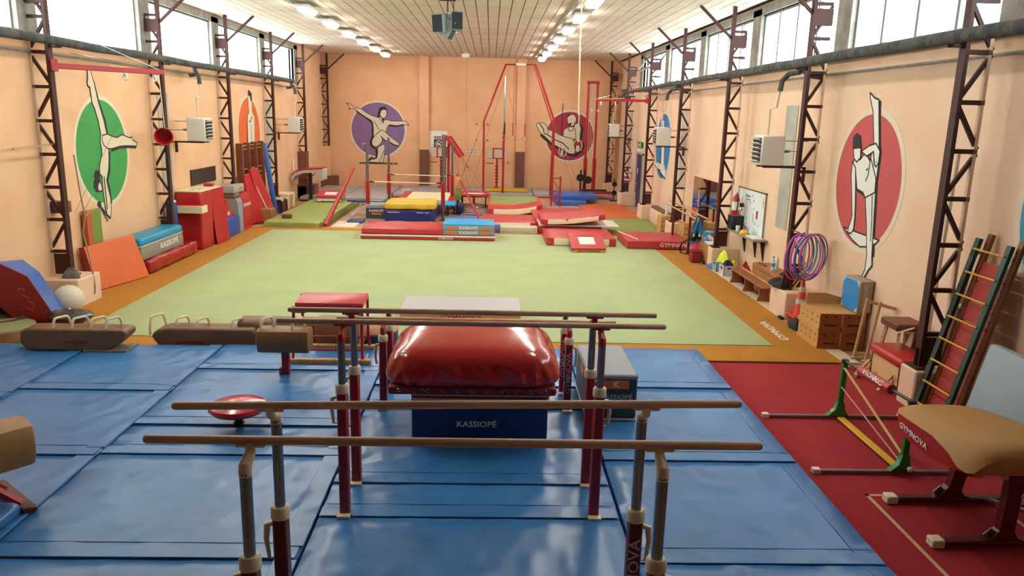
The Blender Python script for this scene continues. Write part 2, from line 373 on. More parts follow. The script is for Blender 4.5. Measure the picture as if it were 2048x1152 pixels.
# speaker cluster
spk = mat('speaker_grey', '8f989a', .6); spd = mat('speaker_cloth', '2f353c', .9)
t = thing('speaker_cluster', 'cluster of grey box loudspeakers hanging from the ceiling', 'speaker', (-1.12, 20, 5.9))
part(t, 'hanger', steel, False, cyl=((0,0,.4),(0,0,.7),.02,6), cyl1=((.15,0,.4),(.15,0,.7),.012,6), box=(-.2,.2,-.03,.03,.66,.7))
for a, dx, dy, dz, tl in ((20, .2, -.08, .18, 0), (-25, -.18, -.15, .12, .15), (160, .05, .2, .14, 0), (75, .03, -.05, 0, .5)):
    s_ = MB().rbox(-.15, .15, -.14, .14, -.22, .22, .01, 1).build('speaker_box', spk, t, True); s_.location = (dx, dy, dz); s_.rotation_euler = (tl, 0, math.radians(a))
    MB().box(-.135, .135, -.15, -.14, -.2, .2).build('grille', spd, s_)
t = thing('ceiling_vent', 'small white round vent hanging below the far ceiling', 'vent', (-1.21, 36.8, 6.38))
part(t, 'shade', white, True, lathe=([(.15,0),(.18,.03),(.2,.16),(.17,.18)], (0,0,0), 16)); part(t, 'stem', white, True, cyl=((0,0,.18),(0,0,.23),.08,10))
# ------------------------------------------------------------------ exit door on the right wall
d_ = struct(MB().box(XR-.05, XR-.01, 33.1, 34.35, .0, 2.3).build('door_1', mat('door_indigo', '332f5a', .5, .1, 10, .25, 4)))
part(d_, 'door_frame', greypaint, False, box=(XR-.07, XR, 33.02, 33.1, 0, 2.36), box1=(XR-.07, XR, 34.35, 34.43, 0, 2.36), box2=(XR-.07, XR, 33.02, 34.43, 2.3, 2.36))
part(d_, 'door_handle', chrome, True, cyl=((XR-.14, 33.25, 1.05), (XR-.14, 33.9, 1.05), .02, 8), cyl1=((XR-.14, 33.7, .3), (XR-.14, 33.7, 2.2), .014, 6))
part(d_, 'notice', white, False, box=(XR-.056, XR-.05, 33.95, 34.2, 1.45, 1.7))
t = thing('exit_sign', 'green exit sign lamp above the dark blue door', 'sign', (XR-.05, 33.7, 2.72))
part(t, 'box', mat('exit_green', '1d6b4a', .4), False, box=(-.05, .04, -.42, .42, -.12, .12)); part(t, 'pictogram', white, False, prism=([(-.3,-.02),(-.12,-.02),(-.12,-.07),(0,0),(-.12,.07),(-.12,.02),(-.3,.02)], .004, (-.055,0,0), (0,-1,0), (0,0,1), (1,0,0)), box=(-.055, -.05, -.25, -.1, -.08, .08)); part(t, 'lamp', white, False, box=(-.06, .04, -.42, .42, -.26, -.19))
# ================================================================== floor coverings
bluev = mat('blue_mat_vinyl', '3c7cba', .3, .9, 3.2, .12, 1.2, hex2='3573b0', bdist=.03, ridge=1)
goldc = mat('gold_carpet', 'bd8024', .9, .2, 90, .08, 2); greenc = mat('green_carpet', 'aebc8a', .92, .25, 80, .06, 1.0)
redc = mat('red_carpet', '9c1622', .95, .3, 120, .1, 1.5)
greym = mat('grey_vinyl', '8e949a', .5, .2, 3); darkgrey = mat('charcoal_vinyl', '3c4246', .5, .2, 4)
navy = mat('navy_vinyl', '14346e', .45, .3, 3); maroon = mat('maroon_paint', '5a1218', .4); metalgrey = mat('tube_steel', '8c98a4', .22, metal=.95)
ivory = mat('ivory_plastic', 'e3d2b4', .45); leather = mat('tan_leather', 'a8783e', .5, .2, 10, .12, 4); brownl = mat('brown_leather', '7c5a40', .42, .2, 10, .2, 3)
letter = mat('white_print', 'ecebe6', .6); letgrey = mat('grey_print', 'b9bcc0', .6); orangep = mat('orange_patch', 'e0702a', .5)
o = slab('floor_base_board', mat('pale_board', 'e2d2b6', .6, .1, 10), -8.3, 6.12, 11.78, 25.6, 0, .03, .005)
tag(o, 'pale board edge of the sprung floor under the gold carpet border', 'sprung floor')
o = slab('carpet_border', goldc, -8.05, 5.82, 11.74, 25.45, .03, .042, .004)
tag(o, 'gold carpet border around the green tumbling floor', 'carpet')
text('GYMNOVA', letter, o, (5.36, 13.6, .0435), .22, (0, 0, PI/2), width=1.15)
o = slab('tumbling_carpet', greenc, -7.0, 4.97, 12.6, 24.72, .043, .055, .004); tag(o, 'large square pale green tumbling floor carpet', 'carpet')
o = slab('carpet', redc, 3.2, 6.38, 3.2, 11.73, 0, .012, .004); tag(o, 'dark red carpet beside the blue mats on the right', 'carpet')
# ------------------------------------------------------------------ blue landing mats
lanes = [('outer left', -8.35, -6.13, [11.6, 9.3, 7.2, 5.0, 3.0]), ('left', -6.12, -4.15, [11.65, 9.61, 7.66, 5.7, 3.7]), ('centre left', -4.14, -1.54, [11.72, 10.51, 8.5, 7.71, 5.74, 3.8]),
         ('middle', -1.53, 1.28, [11.78, 9.95, 9.15, 7.10, 6.43, 3.8]), ('right', 1.29, 3.45, [11.85, 9.98, 7.68, 5.71, 3.7])]
place = ['far end', 'second from the far end', 'third from the far end', 'fourth from the far end', 'nearest the gallery']
for nm, x0, x1, ys in lanes:
    for i in range(len(ys)-1):
        y1, y0 = ys[i], ys[i+1]; h = .2+random.uniform(-.004, .004)
        ex = x1
        t = thing('landing_mat', 'blue vinyl landing mat in the %s lane, %s' % (nm, place[i] if i < len(ys)-2 else place[4]), 'mat', ((x0+x1)/2, (y0+y1)/2, .012 if x0 > 3 else 0), 0, 'blue landing mats laid edge to edge')
        hx, hy = (x1-x0)/2-.006, (y1-y0)/2-.006
        soft('mat_body', bluev, -hx, hx, -hy, hy, 0, h, .02, .0025, t, seed=i*7+int(x0*3), cuts=12)
        part(t, 'joining_flap', bluev, True, rbox=(-hx+.004, hx-.02, -hy-.004, -hy+.17, h+.001, h+.012, .005, 1))
        part(t, 'stitched_seam', bluev, True, rbox=(-hx+.03, hx-.05, -hy+.235, -hy+.243, h+.0, h+.005, .002, 1))
        if nm in ('left', 'centre left', 'outer left'): part(t, 'joining_flap', bluev, True, rbox=(hx-.19, hx+.004, -hy+.18, hy-.01, h+.002, h+.011, .004, 1))
        if nm == 'right': part(t, 'edge_seam', bluev, True, rbox=(hx-.21, hx-.2, -hy+.18, hy-.05, h, h+.006, .003, 1))
# ------------------------------------------------------------------ parallel bars
def pbars(cx, cy, barz, colz, paint, headm, label, tilt=0, sep=.2):
    t = thing('parallel_bars', label, 'parallel bars', (cx, cy, .2))
    for s in (-1, 1):
        b = MB(); L = 1.75; bz = barz-.2+(.04 if s > 0 and tilt else 0)
        b.tube([(-L, s*sep, bz), (-L+.015, s*sep, bz), (L-.015, s*sep, bz+(tilt if s > 0 else 0)), (L, s*sep, bz+(tilt if s > 0 else 0))], [.018, .026, .026, .018], 12)
        b.build('rail', wood, t, True)
        for e in (-1, 1):
            x, y = e*1.16, s*.315; cz = colz-.2+(.0 if s < 0 else -.04)
            c_ = MB().rbox(x-.045, x+.045, y-.05, y+.05, .005, cz, .012, 1).build('post', paint, t, True)
            part(t, 'collar', ivory, True, lathe=([(.045,0),(.062,.005),(.062,.07),(.05,.085)], (x, y, cz-.01), 16))
            bz_ = bz+(tilt*(x+L)/(2*L) if s > 0 else 0); top = bz_-.14
            part(t, 'steel_tube', metalgrey, True, cyl=((x, y, cz), (x, y, top), .034, 14))
            hd = MB().tube([(x, y, top-.02), (x, y, top+.035), (x-.0*e, s*(sep+.01), top+.075), (x, s*sep, bz_-.012)], [.036, .036, .03, .026], 10)
            hd.rbox(x-.085, x+.085, s*sep-.022, s*sep+.022, bz_-.04, bz_-.018, .01, 1); hd.build('head', headm, t, True)
            lv = MB().tube([(x+e*.05, y, cz-.05), (x+e*.09, y, cz-.06), (x+e*.1, y, cz-.16), (x+e*.085, y, cz-.3), (x+e*.06, y, cz-.3)], [.02, .022, .018, .012, .008], 8)
            lv.build('clamp_lever', ivory, t, True)
            part(t, 'floor_cap', ivory, False, box=(x-.06, x+.06, y-.12, y-.055, .0, .022))
    return t
a = pbars(-.16, 4.235, 2.03, 1.31, maroon, ivory, 'nearest parallel bars, dark maroon posts with ivory heads', .06, .2)
text('GYMNOVA', letgrey, a, (1.16, -.367+.63, .65), .1, (PI/2, -PI/2, 0), width=1.2); text('GYMNOVA', letgrey, a, (1.16, -.367, .62), .1, (PI/2, -PI/2, 0), width=1.2)
a = pbars(-.13, 6.83, 2.01, 1.39, mat('post_red', '9e1a20', .38), redpaint, 'middle parallel bars, tall bright red posts with red heads')
a = pbars(-.13, 9.45, 1.33, 1.08, MATS['post_red'], redpaint, 'farthest and lowest parallel bars, beside the shiny red cushion')
for y in (-.37, .26): text('GYMNOVA', letgrey, a, (1.16, y, .5), .09, (PI/2, -PI/2, 0), width=1.2)
# ------------------------------------------------------------------ stack in the middle lane
o = slab('foam_block', navy, -.83, .70, 8.03, 9.35, .2, .715, .03); tag(o, 'navy blue foam block with white lettering under the red mats', 'foam block')
text('KASSIOPÉ', letter, o, (-.1, 8.026, .45), .095, width=1.1)
for i in range(2):
    t = thing('folded_mat', ('lower', 'upper')[i]+' thin red mat with cream edge, between blue block and cushion', 'mat', (-.06, 8.66, .716+.055*i), 0, 'thin red mats in the middle stack')
    soft('mat_body', redvinyl, -.77, .77, -.66, .66, 0, .05, .015, .002, t, seed=i); part(t, 'cream_edge', cream, True, rbox=(-.76, .76, -.675, -.65, .03, .052, .01, 1))
shiny = mat('shiny_red_vinyl', 'b81c1a', .18, .22, 3.2, .05, 3, spec=.6, coat=.45, bdist=.03, ridge=1)
t = thing('crash_cushion', 'puffy shiny red vinyl crash cushion with laced eyelets', 'cushion', (-.15, 8.62, .83))
def puff():
    bm = bmesh.new(); bmesh.ops.create_cube(bm, size=1)
    bmesh.ops.subdivide_edges(bm, edges=bm.edges[:], cuts=35, use_grid_fill=True)
    for v in bm.verts:
        x, y, z = v.co*2
        # rounded box: squeeze the corners
        L = max(1.0, (abs(x)**7+abs(y)**7+abs(z)**4)**(1/5.5)); x, y, z = x/L, y/L, z/L
        h = (z+1)/2
        nx = x*(1.0-.16*h**2.2); ny = y*(.74-.07*h*h); nz = .46*h+.05*(1-x*x)*(1-y*y)*h
        fr = max(0, -y-.55)/.45*math.sin(PI*min(1, max(0, h*1.15)))
        wk = (.016*math.sin(26*x+5*h+2*math.sin(9*x))+.012*math.sin(41*x-6*h))*fr*(1-h)*1.6
        v.co = Vector((nx+.02*wk, ny-wk-.0, nz))
    return MB().frombm(bm)
puff().build('cushion_body', shiny, t, True).location = (0, 0, .045)
for i in range(11): part(t, 'eyelet', chrome, True, tube=([(-.8+.16*i+.02*math.cos(q*PI/4), -.745, .07+.02*math.sin(q*PI/4)) for q in range(8)], .006, 5, True))
part(t, 'lace', mat('red_lace', '7a1014', .6), True, tube=([(-.86+.045*i, -.742-.01*(i % 2), .05+.04*((i % 4)/3)) for i in range(39)], .007, 5))
part(t, 'underside', mat('dark_red_skirt', '7c1218', .5, .3, 6), True, rbox=(-.93, .93, -.7, .7, -.005, .1, .04, 2))
# grey Kassiope block
t = thing('foam_block', 'charcoal and grey foam block with orange badge, right of the bars', 'foam block', (1.545, 9.4, .2))
part(t, 'body', darkgrey, True, rbox=(-.305, .305, -.62, .62, .03, .55, .02, 1)); part(t, 'top_pad', greym, True, rbox=(-.31, .31, -.625, .625, .53, .6, .02, 1)); part(t, 'base_trim', mat('light_grey_trim', 'a9aeb2', .5), True, rbox=(-.31, .31, -.625, .625, 0, .035, .01, 1))
q = part(t, 'badge', orangep, False, box=(-.12, .2, -.629, -.624, .42, .53)); text('K', letter, q, (.04, -.631, .475), .11)
q = part(t, 'badge', orangep, False, box=(-.314, -.309, -.25, .1, .42, .53)); text('KASSIOPÉ', letgrey, t, (.05, -.6215, .31), .085, width=1.1)
# ------------------------------------------------------------------ grey landing block behind
t = thing('landing_block', 'low pale grey topped landing mat with tan side, on the green floor', 'mat', (-.5, 14.2, .055))
part(t, 'body', mat('tan_side', 'c48e5e', .55, .1, 6), True, rbox=(-1.12, 1.12, -.56, .56, 0, .22, .02, 1)); part(t, 'top_cover', mat('pale_grey_cover', 'b9b6b8', .5, .15, 4), True, rbox=(-1.13, 1.13, -.57, .57, .2, .25, .015, 1))
text('GYMNOVA', redpaint, t, (.02, -.566, .12), .12, width=1.3)
# ------------------------------------------------------------------ pommel handles and horses
def handle(parent, x, y, z, m=ivory, w_=.28, h=.13, along='y'):
    pts = []
    for i in range(13):
        a_ = PI*i/12; u = -math.cos(a_)*w_/2; v = h*min(1, math.sin(a_)*1.35)
        pts.append((x+u*.48, y+u*.75, z+v) if along == 'y' else (x+u, y, z+v))
    MB().tube(pts, .02, 8).build('handle', m, parent, True)
def horsebody(L, wd, h, taper=.04, r=.09):
    """leather horse body along x: rounded top, narrower base"""
    bm = bmesh.new(); prof = [(-wd/2+taper, 0), (-wd/2, h*.35), (-wd/2, h-r), (-wd/2+r*.3, h-r*.3), (-wd/2+r, h), (wd/2-r, h), (wd/2-r*.3, h-r*.3), (wd/2, h-r), (wd/2, h*.35), (wd/2-taper, 0)]
    st = [(-L/2, .55), (-L/2+.012, .86), (-L/2+.05, 1), (L/2-.05, 1), (L/2-.012, .86), (L/2, .55)]
    b = MB(); n = len(prof)
    for x, s in st:
        for y, z in prof: b.v.append((x, y*(.6+.4*s), h*.5+(z-h*.5)*(.75+.25*s)))
    for i in range(len(st)-1):
        for j in range(n): b.f.append((i*n+j, i*n+(j+1) % n, (i+1)*n+(j+1) % n, (i+1)*n+j))
    b.f.append(tuple(range(n))); b.f.append(tuple((len(st)-1)*n+j for j in range(n))[::-1]); return b
t = thing('floor_pommel_horse', 'low brown pommel horse without legs, beside the black cushion', 'pommel horse', (-6.26, 11.4, .205), 0)
b = MB(); prof = [(-.78,.12),(-.70,.02),(-.62,0),(.5,0),(.62,.06),(.8,.22),(.82,.3),(.76,.34),(-.66,.34),(-.76,.3)]
b.prism(prof, .36, (0,-.18,0)); bmx = b.build('horse_body', brownl, t, True)
bv = bmx.modifiers.new('soft', 'BEVEL'); bv.width = .035; bv.segments = 3
for x in (-.22, .06, .34, .56): handle(t, x, 0, .33, ivory, .3, .15)
part(t, 'side_lettering', mat('faded_red', '7a2a22', .6), False, box=(-.1, .25, -.186, -.181, .12, .16))
o = slab('plywood_board', mat('worn_board', '7a7266', .7), -6.1, -5.45, 11.2, 11.62, .2, .225, .006); tag(o, 'worn flat board under the end of the low brown pommel horse', 'board')
t = thing('floor_pommel_horse', 'low brown pommel horse without legs, on the gold carpet edge', 'pommel horse', (-4.53, 12.02, .05), 0)
b = MB(); prof = [(-.82,.2),(-.72,.06),(-.6,0),(.72,0),(.8,.05),(.83,.3),(.78,.36),(-.58,.36),(-.74,.32),(-.8,.26)]
b.prism(prof, .36, (0,-.18,0)); bmx = b.build('horse_body', brownl, t, True); bv = bmx.modifiers.new('soft', 'BEVEL'); bv.width = .035; bv.segments = 3
handle(t, -.82, .1, .2, ivory, .34, .3); handle(t, -.42, .1, .34); handle(t, -.06, 0, .35); handle(t, .5, 0, .35)
part(t, 'side_lettering', MATS['faded_red'], False, box=(-.45, .0, -.186, -.181, .1, .15))
t = thing('pommel_trainer', 'small brown leather pommel trainer on a red pedestal', 'pommel horse', (-2.83, 10.36, .2))
horsebody(.72, .36, .33).build('horse_body', mat('olive_leather', '8a6238', .45, .15, 10, .12, 3), t, True).location = (0, 0, .35)
for x in (-.24, .19): handle(t, x, 0, .67, ivory, .26, .14)
part(t, 'pedestal', redpaint, True, rbox=(-.05, .05, -.05, .05, 0, .37, .008, 1)); part(t, 'pedestal_foot', mat('grey_foot', '5a6672', .5), True, rbox=(-.09, -.05, -.06, .06, 0, .1, .01, 1))
for x in (-.2, .3): part(t, 'knob', black, True, cyl=((x, 0, .31), (x, 0, .36), .02, 8))
# red padded stand with wooden skids
t = thing('vault_stand', 'red framed stand with sloping red pad and two wooden skids', 'stand', (-2.35, 11.2, .2))
bm = MB().rbox(-.5, .5, -.26, .26, -.04, .04, .03, 2); p_ = bm.build('pad', mat('pad_red', 'c8404a', .35, .25, 5), t, True); p_.location = (.04, -.1, .9); p_.rotation_euler = (.08, 0, 0)
for sx in (-.5, .5):
    for sy in (-.32, .32):
        part(t, 'leg', redpaint, True, tube=([(sx, sy*.8, .86+sy*.14), (sx, sy*.9, .3), (sx*1.02, sy*1.1, .06)], .022, 8))
for sy in (-.36, .36):
    part(t, 'skid', plywood, True, rbox=(-.64, .64, sy-.05, sy+.05, 0, .07, .01, 1)); part(t, 'cross_tube', redpaint, True, cyl=((-.5, sy*.95, .2), (.5, sy*.95, .2), .016, 8)); part(t, 'top_rail', redpaint, True, cyl=((-.5, sy*.9, .84+sy*.14), (.5, sy*.9, .84+sy*.14), .02, 8))
part(t, 'gusset', redpaint, False, box=(-.5, -.3, -.36, -.34, .76, .86)); part(t, 'gusset', redpaint, False, box=(.3, .5, -.36, -.34, .76, .86))
t = thing('vaulting_horse', 'brown leather horse body lying behind the small pommel trainer', 'vaulting horse', (-3.3, 12.2, .05), 0)
horsebody(1.5, .4, .46).build('horse_body', brownl, t, True); part(t, 'wooden_base', plywood, True, rbox=(-.6, 1.55, -.24, -.1, 0, .05, .01, 1))
t = thing('vaulting_horse', 'short brown leather horse body under the red padded stand', 'vaulting horse', (-2.35, 11.9, .205), 0)
horsebody(.75, .4, .42).build('horse_body', mat('olive_leather2', '94683c', .45, .15, 10, .1, 3), t, True); part(t, 'end_strap', mat('pale_strap', 'b99a70', .5), True, rbox=(.3, .34, -.21, .21, 0, .43, .04, 2)); handle(t, .2, 0, .42, chrome, .2, .1, 'x')
t = thing('mushroom_trainer', 'round mushroom trainer with leather top and navy skirt', 'mushroom trainer', (-1.9, 12.45, .05))
part(t, 'skirt', navy, True, lathe=([(.4,0),(.4,.2),(.38,.22)], (0,0,0), 24)); part(t, 'dome', mat('peach_leather', 'b88258', .5, .15, 8), True, lathe=([(.39,.2),(.41,.24),(.36,.3),(.2,.36),(.02,.38)], (0,0,0), 24))
t = thing('balance_disc', 'glossy red disc trainer on a short stem, on the blue mats', 'disc trainer', (-2.92, 8.55, .2))
part(t, 'disc', mat('glossy_red', 'b8202c', .22, coat=.4), True, lathe=([(.02,.12),(.18,.13),(.3,.17),(.335,.21),(.32,.25),(.2,.29),(.02,.305)], (0,0,0), 32)); part(t, 'stem', black, True, lathe=([(.09,0),(.05,.03),(.04,.13)], (0,0,0), 14))
# horse at the left edge
t = thing('vaulting_horse', 'tan leather vaulting horse with red legs cut by the left edge', 'vaulting horse', (-4.84, 6.24, .2), 50)
horsebody(1.6, .42, .42, .06, .12).build('horse_body', leather, t, True).location = (0, 0, .35)
for sy in (-.22, .22): part(t, 'leg', redpaint, True, bar=((.3, sy*.4, .36), (.62, sy, .02), .1, .04)); part(t, 'leg', redpaint, True, bar=((-.35, sy*.4, .36), (-.62, sy, .02), .1, .04))
for sx in (-.62, .62): part(t, 'skid', maroon, True, rbox=(sx-.06, sx+.06, -.4, .4, 0, .05, .01, 1))
o = soft('loose_cover', bluev, -4.75, -4.2, 5.95, 6.45, .2, .32, .05, .01, seed=4); tag(o, 'dark blue vinyl cover draped over the leg of the left horse', 'cover')
# ================================================================== right foreground
vtan = mat('vault_tan', 'a8793c', .6, .15, 40, .06, 3); vred = mat('vault_red', 'ac2018', .42, .1, 6)
t = thing('vault_table', 'large vaulting table with tan top and red side, on maroon skid legs', 'vaulting table', (4.79, 6.83, .012))
# body lofted along y: (y, half width, top z, bottom z, lower edge of the tan cover)
secs = [(.72,.22,.92,.82,.89),(.67,.36,.95,.77,.905),(.5,.46,.985,.74,.925),(.2,.49,1.03,.73,.955),(-.2,.5,1.07,.74,.975),(-.46,.5,1.1,.78,.93),(-.62,.5,1.1,.82,.86),(-.72,.48,1.07,.84,.85),(-.77,.45,1.0,.86,.87)]
def loft(top):
    b = MB(); n = 0
    for y, hw, zt, zb, ze in secs:
        if top: ring = [(hw*1.12*(-1+2*k/10), y*1.01, zt-(zt-ze)*abs(-1+2*k/10)**4.5) for k in range(11)]+[(hw*1.0, y, ze-.02), (-hw*1.0, y, ze-.02)]
        else: ring = [(-hw*1.11, y, ze), (hw*1.11, y, ze), (hw*1.06, y, zb), (-hw*1.06, y, zb)]
        b.v += ring; n = len(ring)
    for i in range(len(secs)-1):
        for j in range(n): b.f.append((i*n+j, i*n+(j+1) % n, (i+1)*n+(j+1) % n, (i+1)*n+j))
    b.f.append(tuple(range(n))); b.f.append(tuple((len(secs)-1)*n+j for j in range(n))[::-1]); return b
loft(False).build('red_body', vred, t, True); loft(True).build('tan_top', vtan, t, True)
text('GYMNOVA', letter, t, (-.552, .12, .835), .085, (PI/2, .06, -PI/2), width=1.2)
for y, top, lean in ((.33, .76, .3), (-.5, .8, .0)):
    part(t, 'skid', maroon, True, rbox=(-.5, .76, y-.05, y+.05, .02, .075, .012, 1))
    for e in (-1, 1): part(t, 'rubber_foot', ivory, True, rbox=(-.62 if e < 0 else .76, -.5 if e < 0 else .88, y-.06, y+.06, 0, .085, .01, 1))
    part(t, 'post', maroon, True, bar=((.07, y, .05), (.07+lean*.3, y-.03, top+.03), .14, .09, (0,1,0)))
    for e in (-1, 1): part(t, 'foot_fillet', maroon, True, prism=([(0,.07),(e*.16,.07),(e*.06,.1),(0,.2)], .09, (.07+e*.06, y-.045, 0)))
    part(t, 'chrome_plate', chrome, True, bar=((-.02, y, .16), (-.09, y, .09), .09, .012, (0,1,0)))
part(t, 'chrome_collar', chrome, True, rbox=(-.02, .17, -.56, -.44, .68, .78, .01, 1)); part(t, 'height_lever', chrome, True, tube=([(.15, -.57, .66), (.16, -.58, .6), (.13, -.58, .54)], .02, 8))
tape = mat('masking_tape', 'c9a070', .7)
t = thing('floor_tape', 'masking tape rectangle stuck on the red carpet under the vaulting table', 'tape', (4.7, 6.4, .0125))
for a in ((-.66,.66,.88,.92),(-.66,-.62,-1.3,.92),(.62,.66,-1.3,.92)): part(t, 'tape_strip', tape, False, box=(a[0], a[1], a[2], a[3], 0, .002))
o = MB().cyl((5.1, 7.0, .15), (6.2, 6.0, .12), .025, 8).build('metal_pole', chrome, None, True); tag(o, 'grey metal pole lying on the red carpet behind the vaulting table', 'pole')
# low green training bar
gp = mat('green_paint', '1f7a26', .35); yel = mat('yellow_paint', 'd6a414', .5); tapem = mat('measuring_tape', 'd9b878', .6)
t = thing('training_bar', 'low training bar with green posts, red foam sleeve and yellow brace', 'training bar', (4.7, 8.62, .012))
for y, h in ((.8, .80), (-.82, .86)):
    part(t, 'foot_tube', mat('grey_tube', '77706c', .4, metal=.4), True, rbox=(-.95, .8, y-.025, y+.025, .01, .05, .01, 1))
    for x in (-1.03, .8): part(t, 'foot_cap', ivory, True, rbox=(x, x+.09, y-.04, y+.04, 0, .065, .008, 1))
    part(t, 'post', gp, True, rbox=(-.035, .035, y-.03, y+.03, .05, h-.01, .008, 1))
    part(t, 'post_base', gp, True, prism=([(-.16,.05),(.12,.05),(.06,.13),(.04,.24),(-.04,.24),(-.07,.13)], .08, (0, y-.04, 0)))
    part(t, 'clamp_head', black, True, lathe=([(.035,0),(.05,.02),(.045,.05),(.02,.06)], (0, y, h-.03), 12)); part(t, 'knob', ivory, True, sphere=((-.08 if y > 0 else .03, y-(.0 if y > 0 else .09), .1), .032, 10, 6))
part(t, 'rail', mat('dark_rail', '30282a', .3), True, cyl=((0, .8, .8), (0, -.82, .86), .02, 10)); part(t, 'foam_sleeve', redvinyl, True, cyl=((0, .36, .815), (0, -.38, .845), .06, 14))
text('GYMNOVA', letter, t, (-.048, -.02, .868), .09, (Matrix.Rotation(-PI/2, 3, 'Z') @ Matrix.Rotation(PI/4+.2, 3, 'X') @ Matrix.Rotation(PI, 3, 'Z')).to_euler(), width=1.1)
part(t, 'floor_brace', yel, True, rbox=(-.05, .05, -.74, .74, .02, .05, .01, 1)); part(t, 'measuring_tape', tapem, False, bar=((-.02, .76, .72), (0, -.76, .22), .035, .004)); part(t, 'cord', mat('pink_cord', 'c99a8c', .7), True, cyl=((-.02, .77, .45), (-.02, -.76, .14), .009, 6))
# leaning ladders, slide board, mats by the near right wall
gld = mat('dark_green_paint', '0f3a2c', .45); rung = mat('yellow_rung', 'cf9a2c', .45); brr = mat('orange_brown_wood', '8a4a1e', .5, .1, 10, .2, 3)
def lean_ladder(name, label, x0, x1, ya, yb, h, m, rungm, nr):
    t = thing(name, label, 'ladder', (x0, (ya+yb)/2, .012))
    w2 = (yb-ya)/2; dx = x1-x0
    for s in (-1, 1):
        r = part(t, 'side_rail', m, True, bar=((0, s*w2, 0), (dx, s*w2, h), .05, .09, (0,1,0)))
        for k in range(24):
            z = h*(k+.7)/25
            if rungm: part(r, 'bolt', chrome, False, cyl=((dx*z/h-.056, s*w2, z), (dx*z/h-.05, s*w2, z), .008, 5))
            elif k % 4: part(r, 'hole', black, False, cyl=((dx*z/h-.047, s*w2, z), (dx*z/h-.044, s*w2, z), .011, 6))
    if rungm:
        for k in range(nr):
            z = h*(k+.55)/nr; part(t, 'rung', rungm, True, cyl=((dx*z/h-.03, -w2, z), (dx*z/h-.03, w2, z), .014, 8))
    return t
lean_ladder('ladder', 'dark green ladder with yellow rungs leaning on the right wall', 5.86, 6.40, 9.06, 9.68, 2.42, gld, rung, 8)
t = lean_ladder('slide_board', 'red planked slide board between brown perforated rails behind the ladder', 5.98, 6.52, 9.02, 9.62, 2.48, brr, None, 0)
redpl = mat('red_plank', 'a8281e', .55, .1, 8, .1, 2)
for k in range(8):
    z0, z1 = .06+.26*k, .06+.26*k+.25; f = .54/2.48
    part(t, 'plank', redpl, False, bar=((z0*f-.0, 0, z0), (z1*f, 0, z1), .56, .03, (1,0,0)))
o = MB(); o.rbox(-.09, .09, -.55, .55, 0, 1.28, .05, 2); o = o.build('leaning_mat', mat('blue_grey_foam', '8fa3ad', .55, .15, 4), None, True); o.location = (5.92, 8.2, .03); o.rotation_euler = (0, .22, 0); tag(o, 'pale blue grey foam mat leaning on the wall behind the vaulting table', 'mat')
o = MB().rbox(-.07, .07, -.6, .6, 0, 1.1, .05, 2).build('leaning_mat', MATS['blue_grey_foam'], None, True); o.location = (6.02, 6.95, .03); o.rotation_euler = (0, .3, 0); tag(o, 'second pale blue grey foam mat, nearer and lower at the right edge', 'mat')
o = MB().rbox(-.05, .05, -.7, .7, 0, 1.2, .02, 2).build('padded_board', black, None, True); o.location = (6.22, 7.6, .02); o.rotation_euler = (0, .18, 0); tag(o, 'black padded panel leaning behind the blue grey foam mats', 'panel')
# wall ladder bars (two ivory parallettes leaning behind the ladder)
o = MB().tube([(6.2, 9.75, .03), (6.32, 9.86, 1.1), (6.46, 9.82, 2.2)], .028, 8).build('wooden_pole', mat('pale_wood', 'c39a74', .5, .1, 20, .15, 3), None, True); tag(o, 'long pale wooden pole leaning on the wall behind the green ladder', 'pole')
for z in (.35, 1.5, 2.25): part(o, 'clip', ivory, True, rbox=(6.2+.08*z, 6.34+.08*z, 9.66, 9.78, z-.03, z+.03, .01, 1))
o = MB().tube([(6.27, 10.3, .6), (6.33, 10.3, 3.55)], .03, 8).build('wall_tube', pipew, None, True); tag(o, 'upright cream tube fixed beside the lattice column near the ladder', 'tube')
# red topped vaulting box, stool, parallettes
t = thing('vaulting_box', 'old vaulting box with red padded top and pale flaking side', 'vaulting box', (6.18, 10.72, .012), 0)
b = MB().add([(-.2,-.42,0),(.24,-.42,0),(.24,.45,0),(-.2,.45,0),(-.2,-.42,.42),(.24,-.42,.42),(.24,.45,.42),(-.2,.45,.42)], [(0,3,2,1),(4,5,6,7),(0,1,5,4),(1,2,6,5),(2,3,7,6),(3,0,4,7)])
b.build('body', mat('dark_red_wood', '6a2018', .6, .2, 6, .3, 3), t); part(t, 'painted_side', mat('flaking_paint', 'd8b27c', .7, .3, 6, .5, 3, hex2='8a5a34', vc=(.5,.62)), False, box=(-.21, -.2, -.36, .4, .03, .4))
part(t, 'padded_top', redvinyl, True, rbox=(-.25, .27, -.47, .48, .41, .55, .05, 3))
for y in (-.2, .5): part(t, 'strut', plywood, True, bar=((-.45, y-.1, .03), (-.2, y, .25), .05, .03))
t = thing('wooden_stool', 'brown wooden stool with splayed legs standing against the right wall', 'stool', (6.28, 11.0, .4), 0)
part(t, 'seat', mat('mahogany', '6e2c18', .4, .1, 10, .2, 3), True, rbox=(-.2, .26, -.25, .25, .45, .56, .02, 1))
for x in (-.12, .18):
    for y in (-.18, .18): part(t, 'leg', wood, True, bar=((x, y, .46), (x*1.6, y*1.7, -.38), .045, .045))
part(t, 'stretcher', white, True, bar=((-.16, -.2, .42), (-.05, -.42, .56), .05, .02))
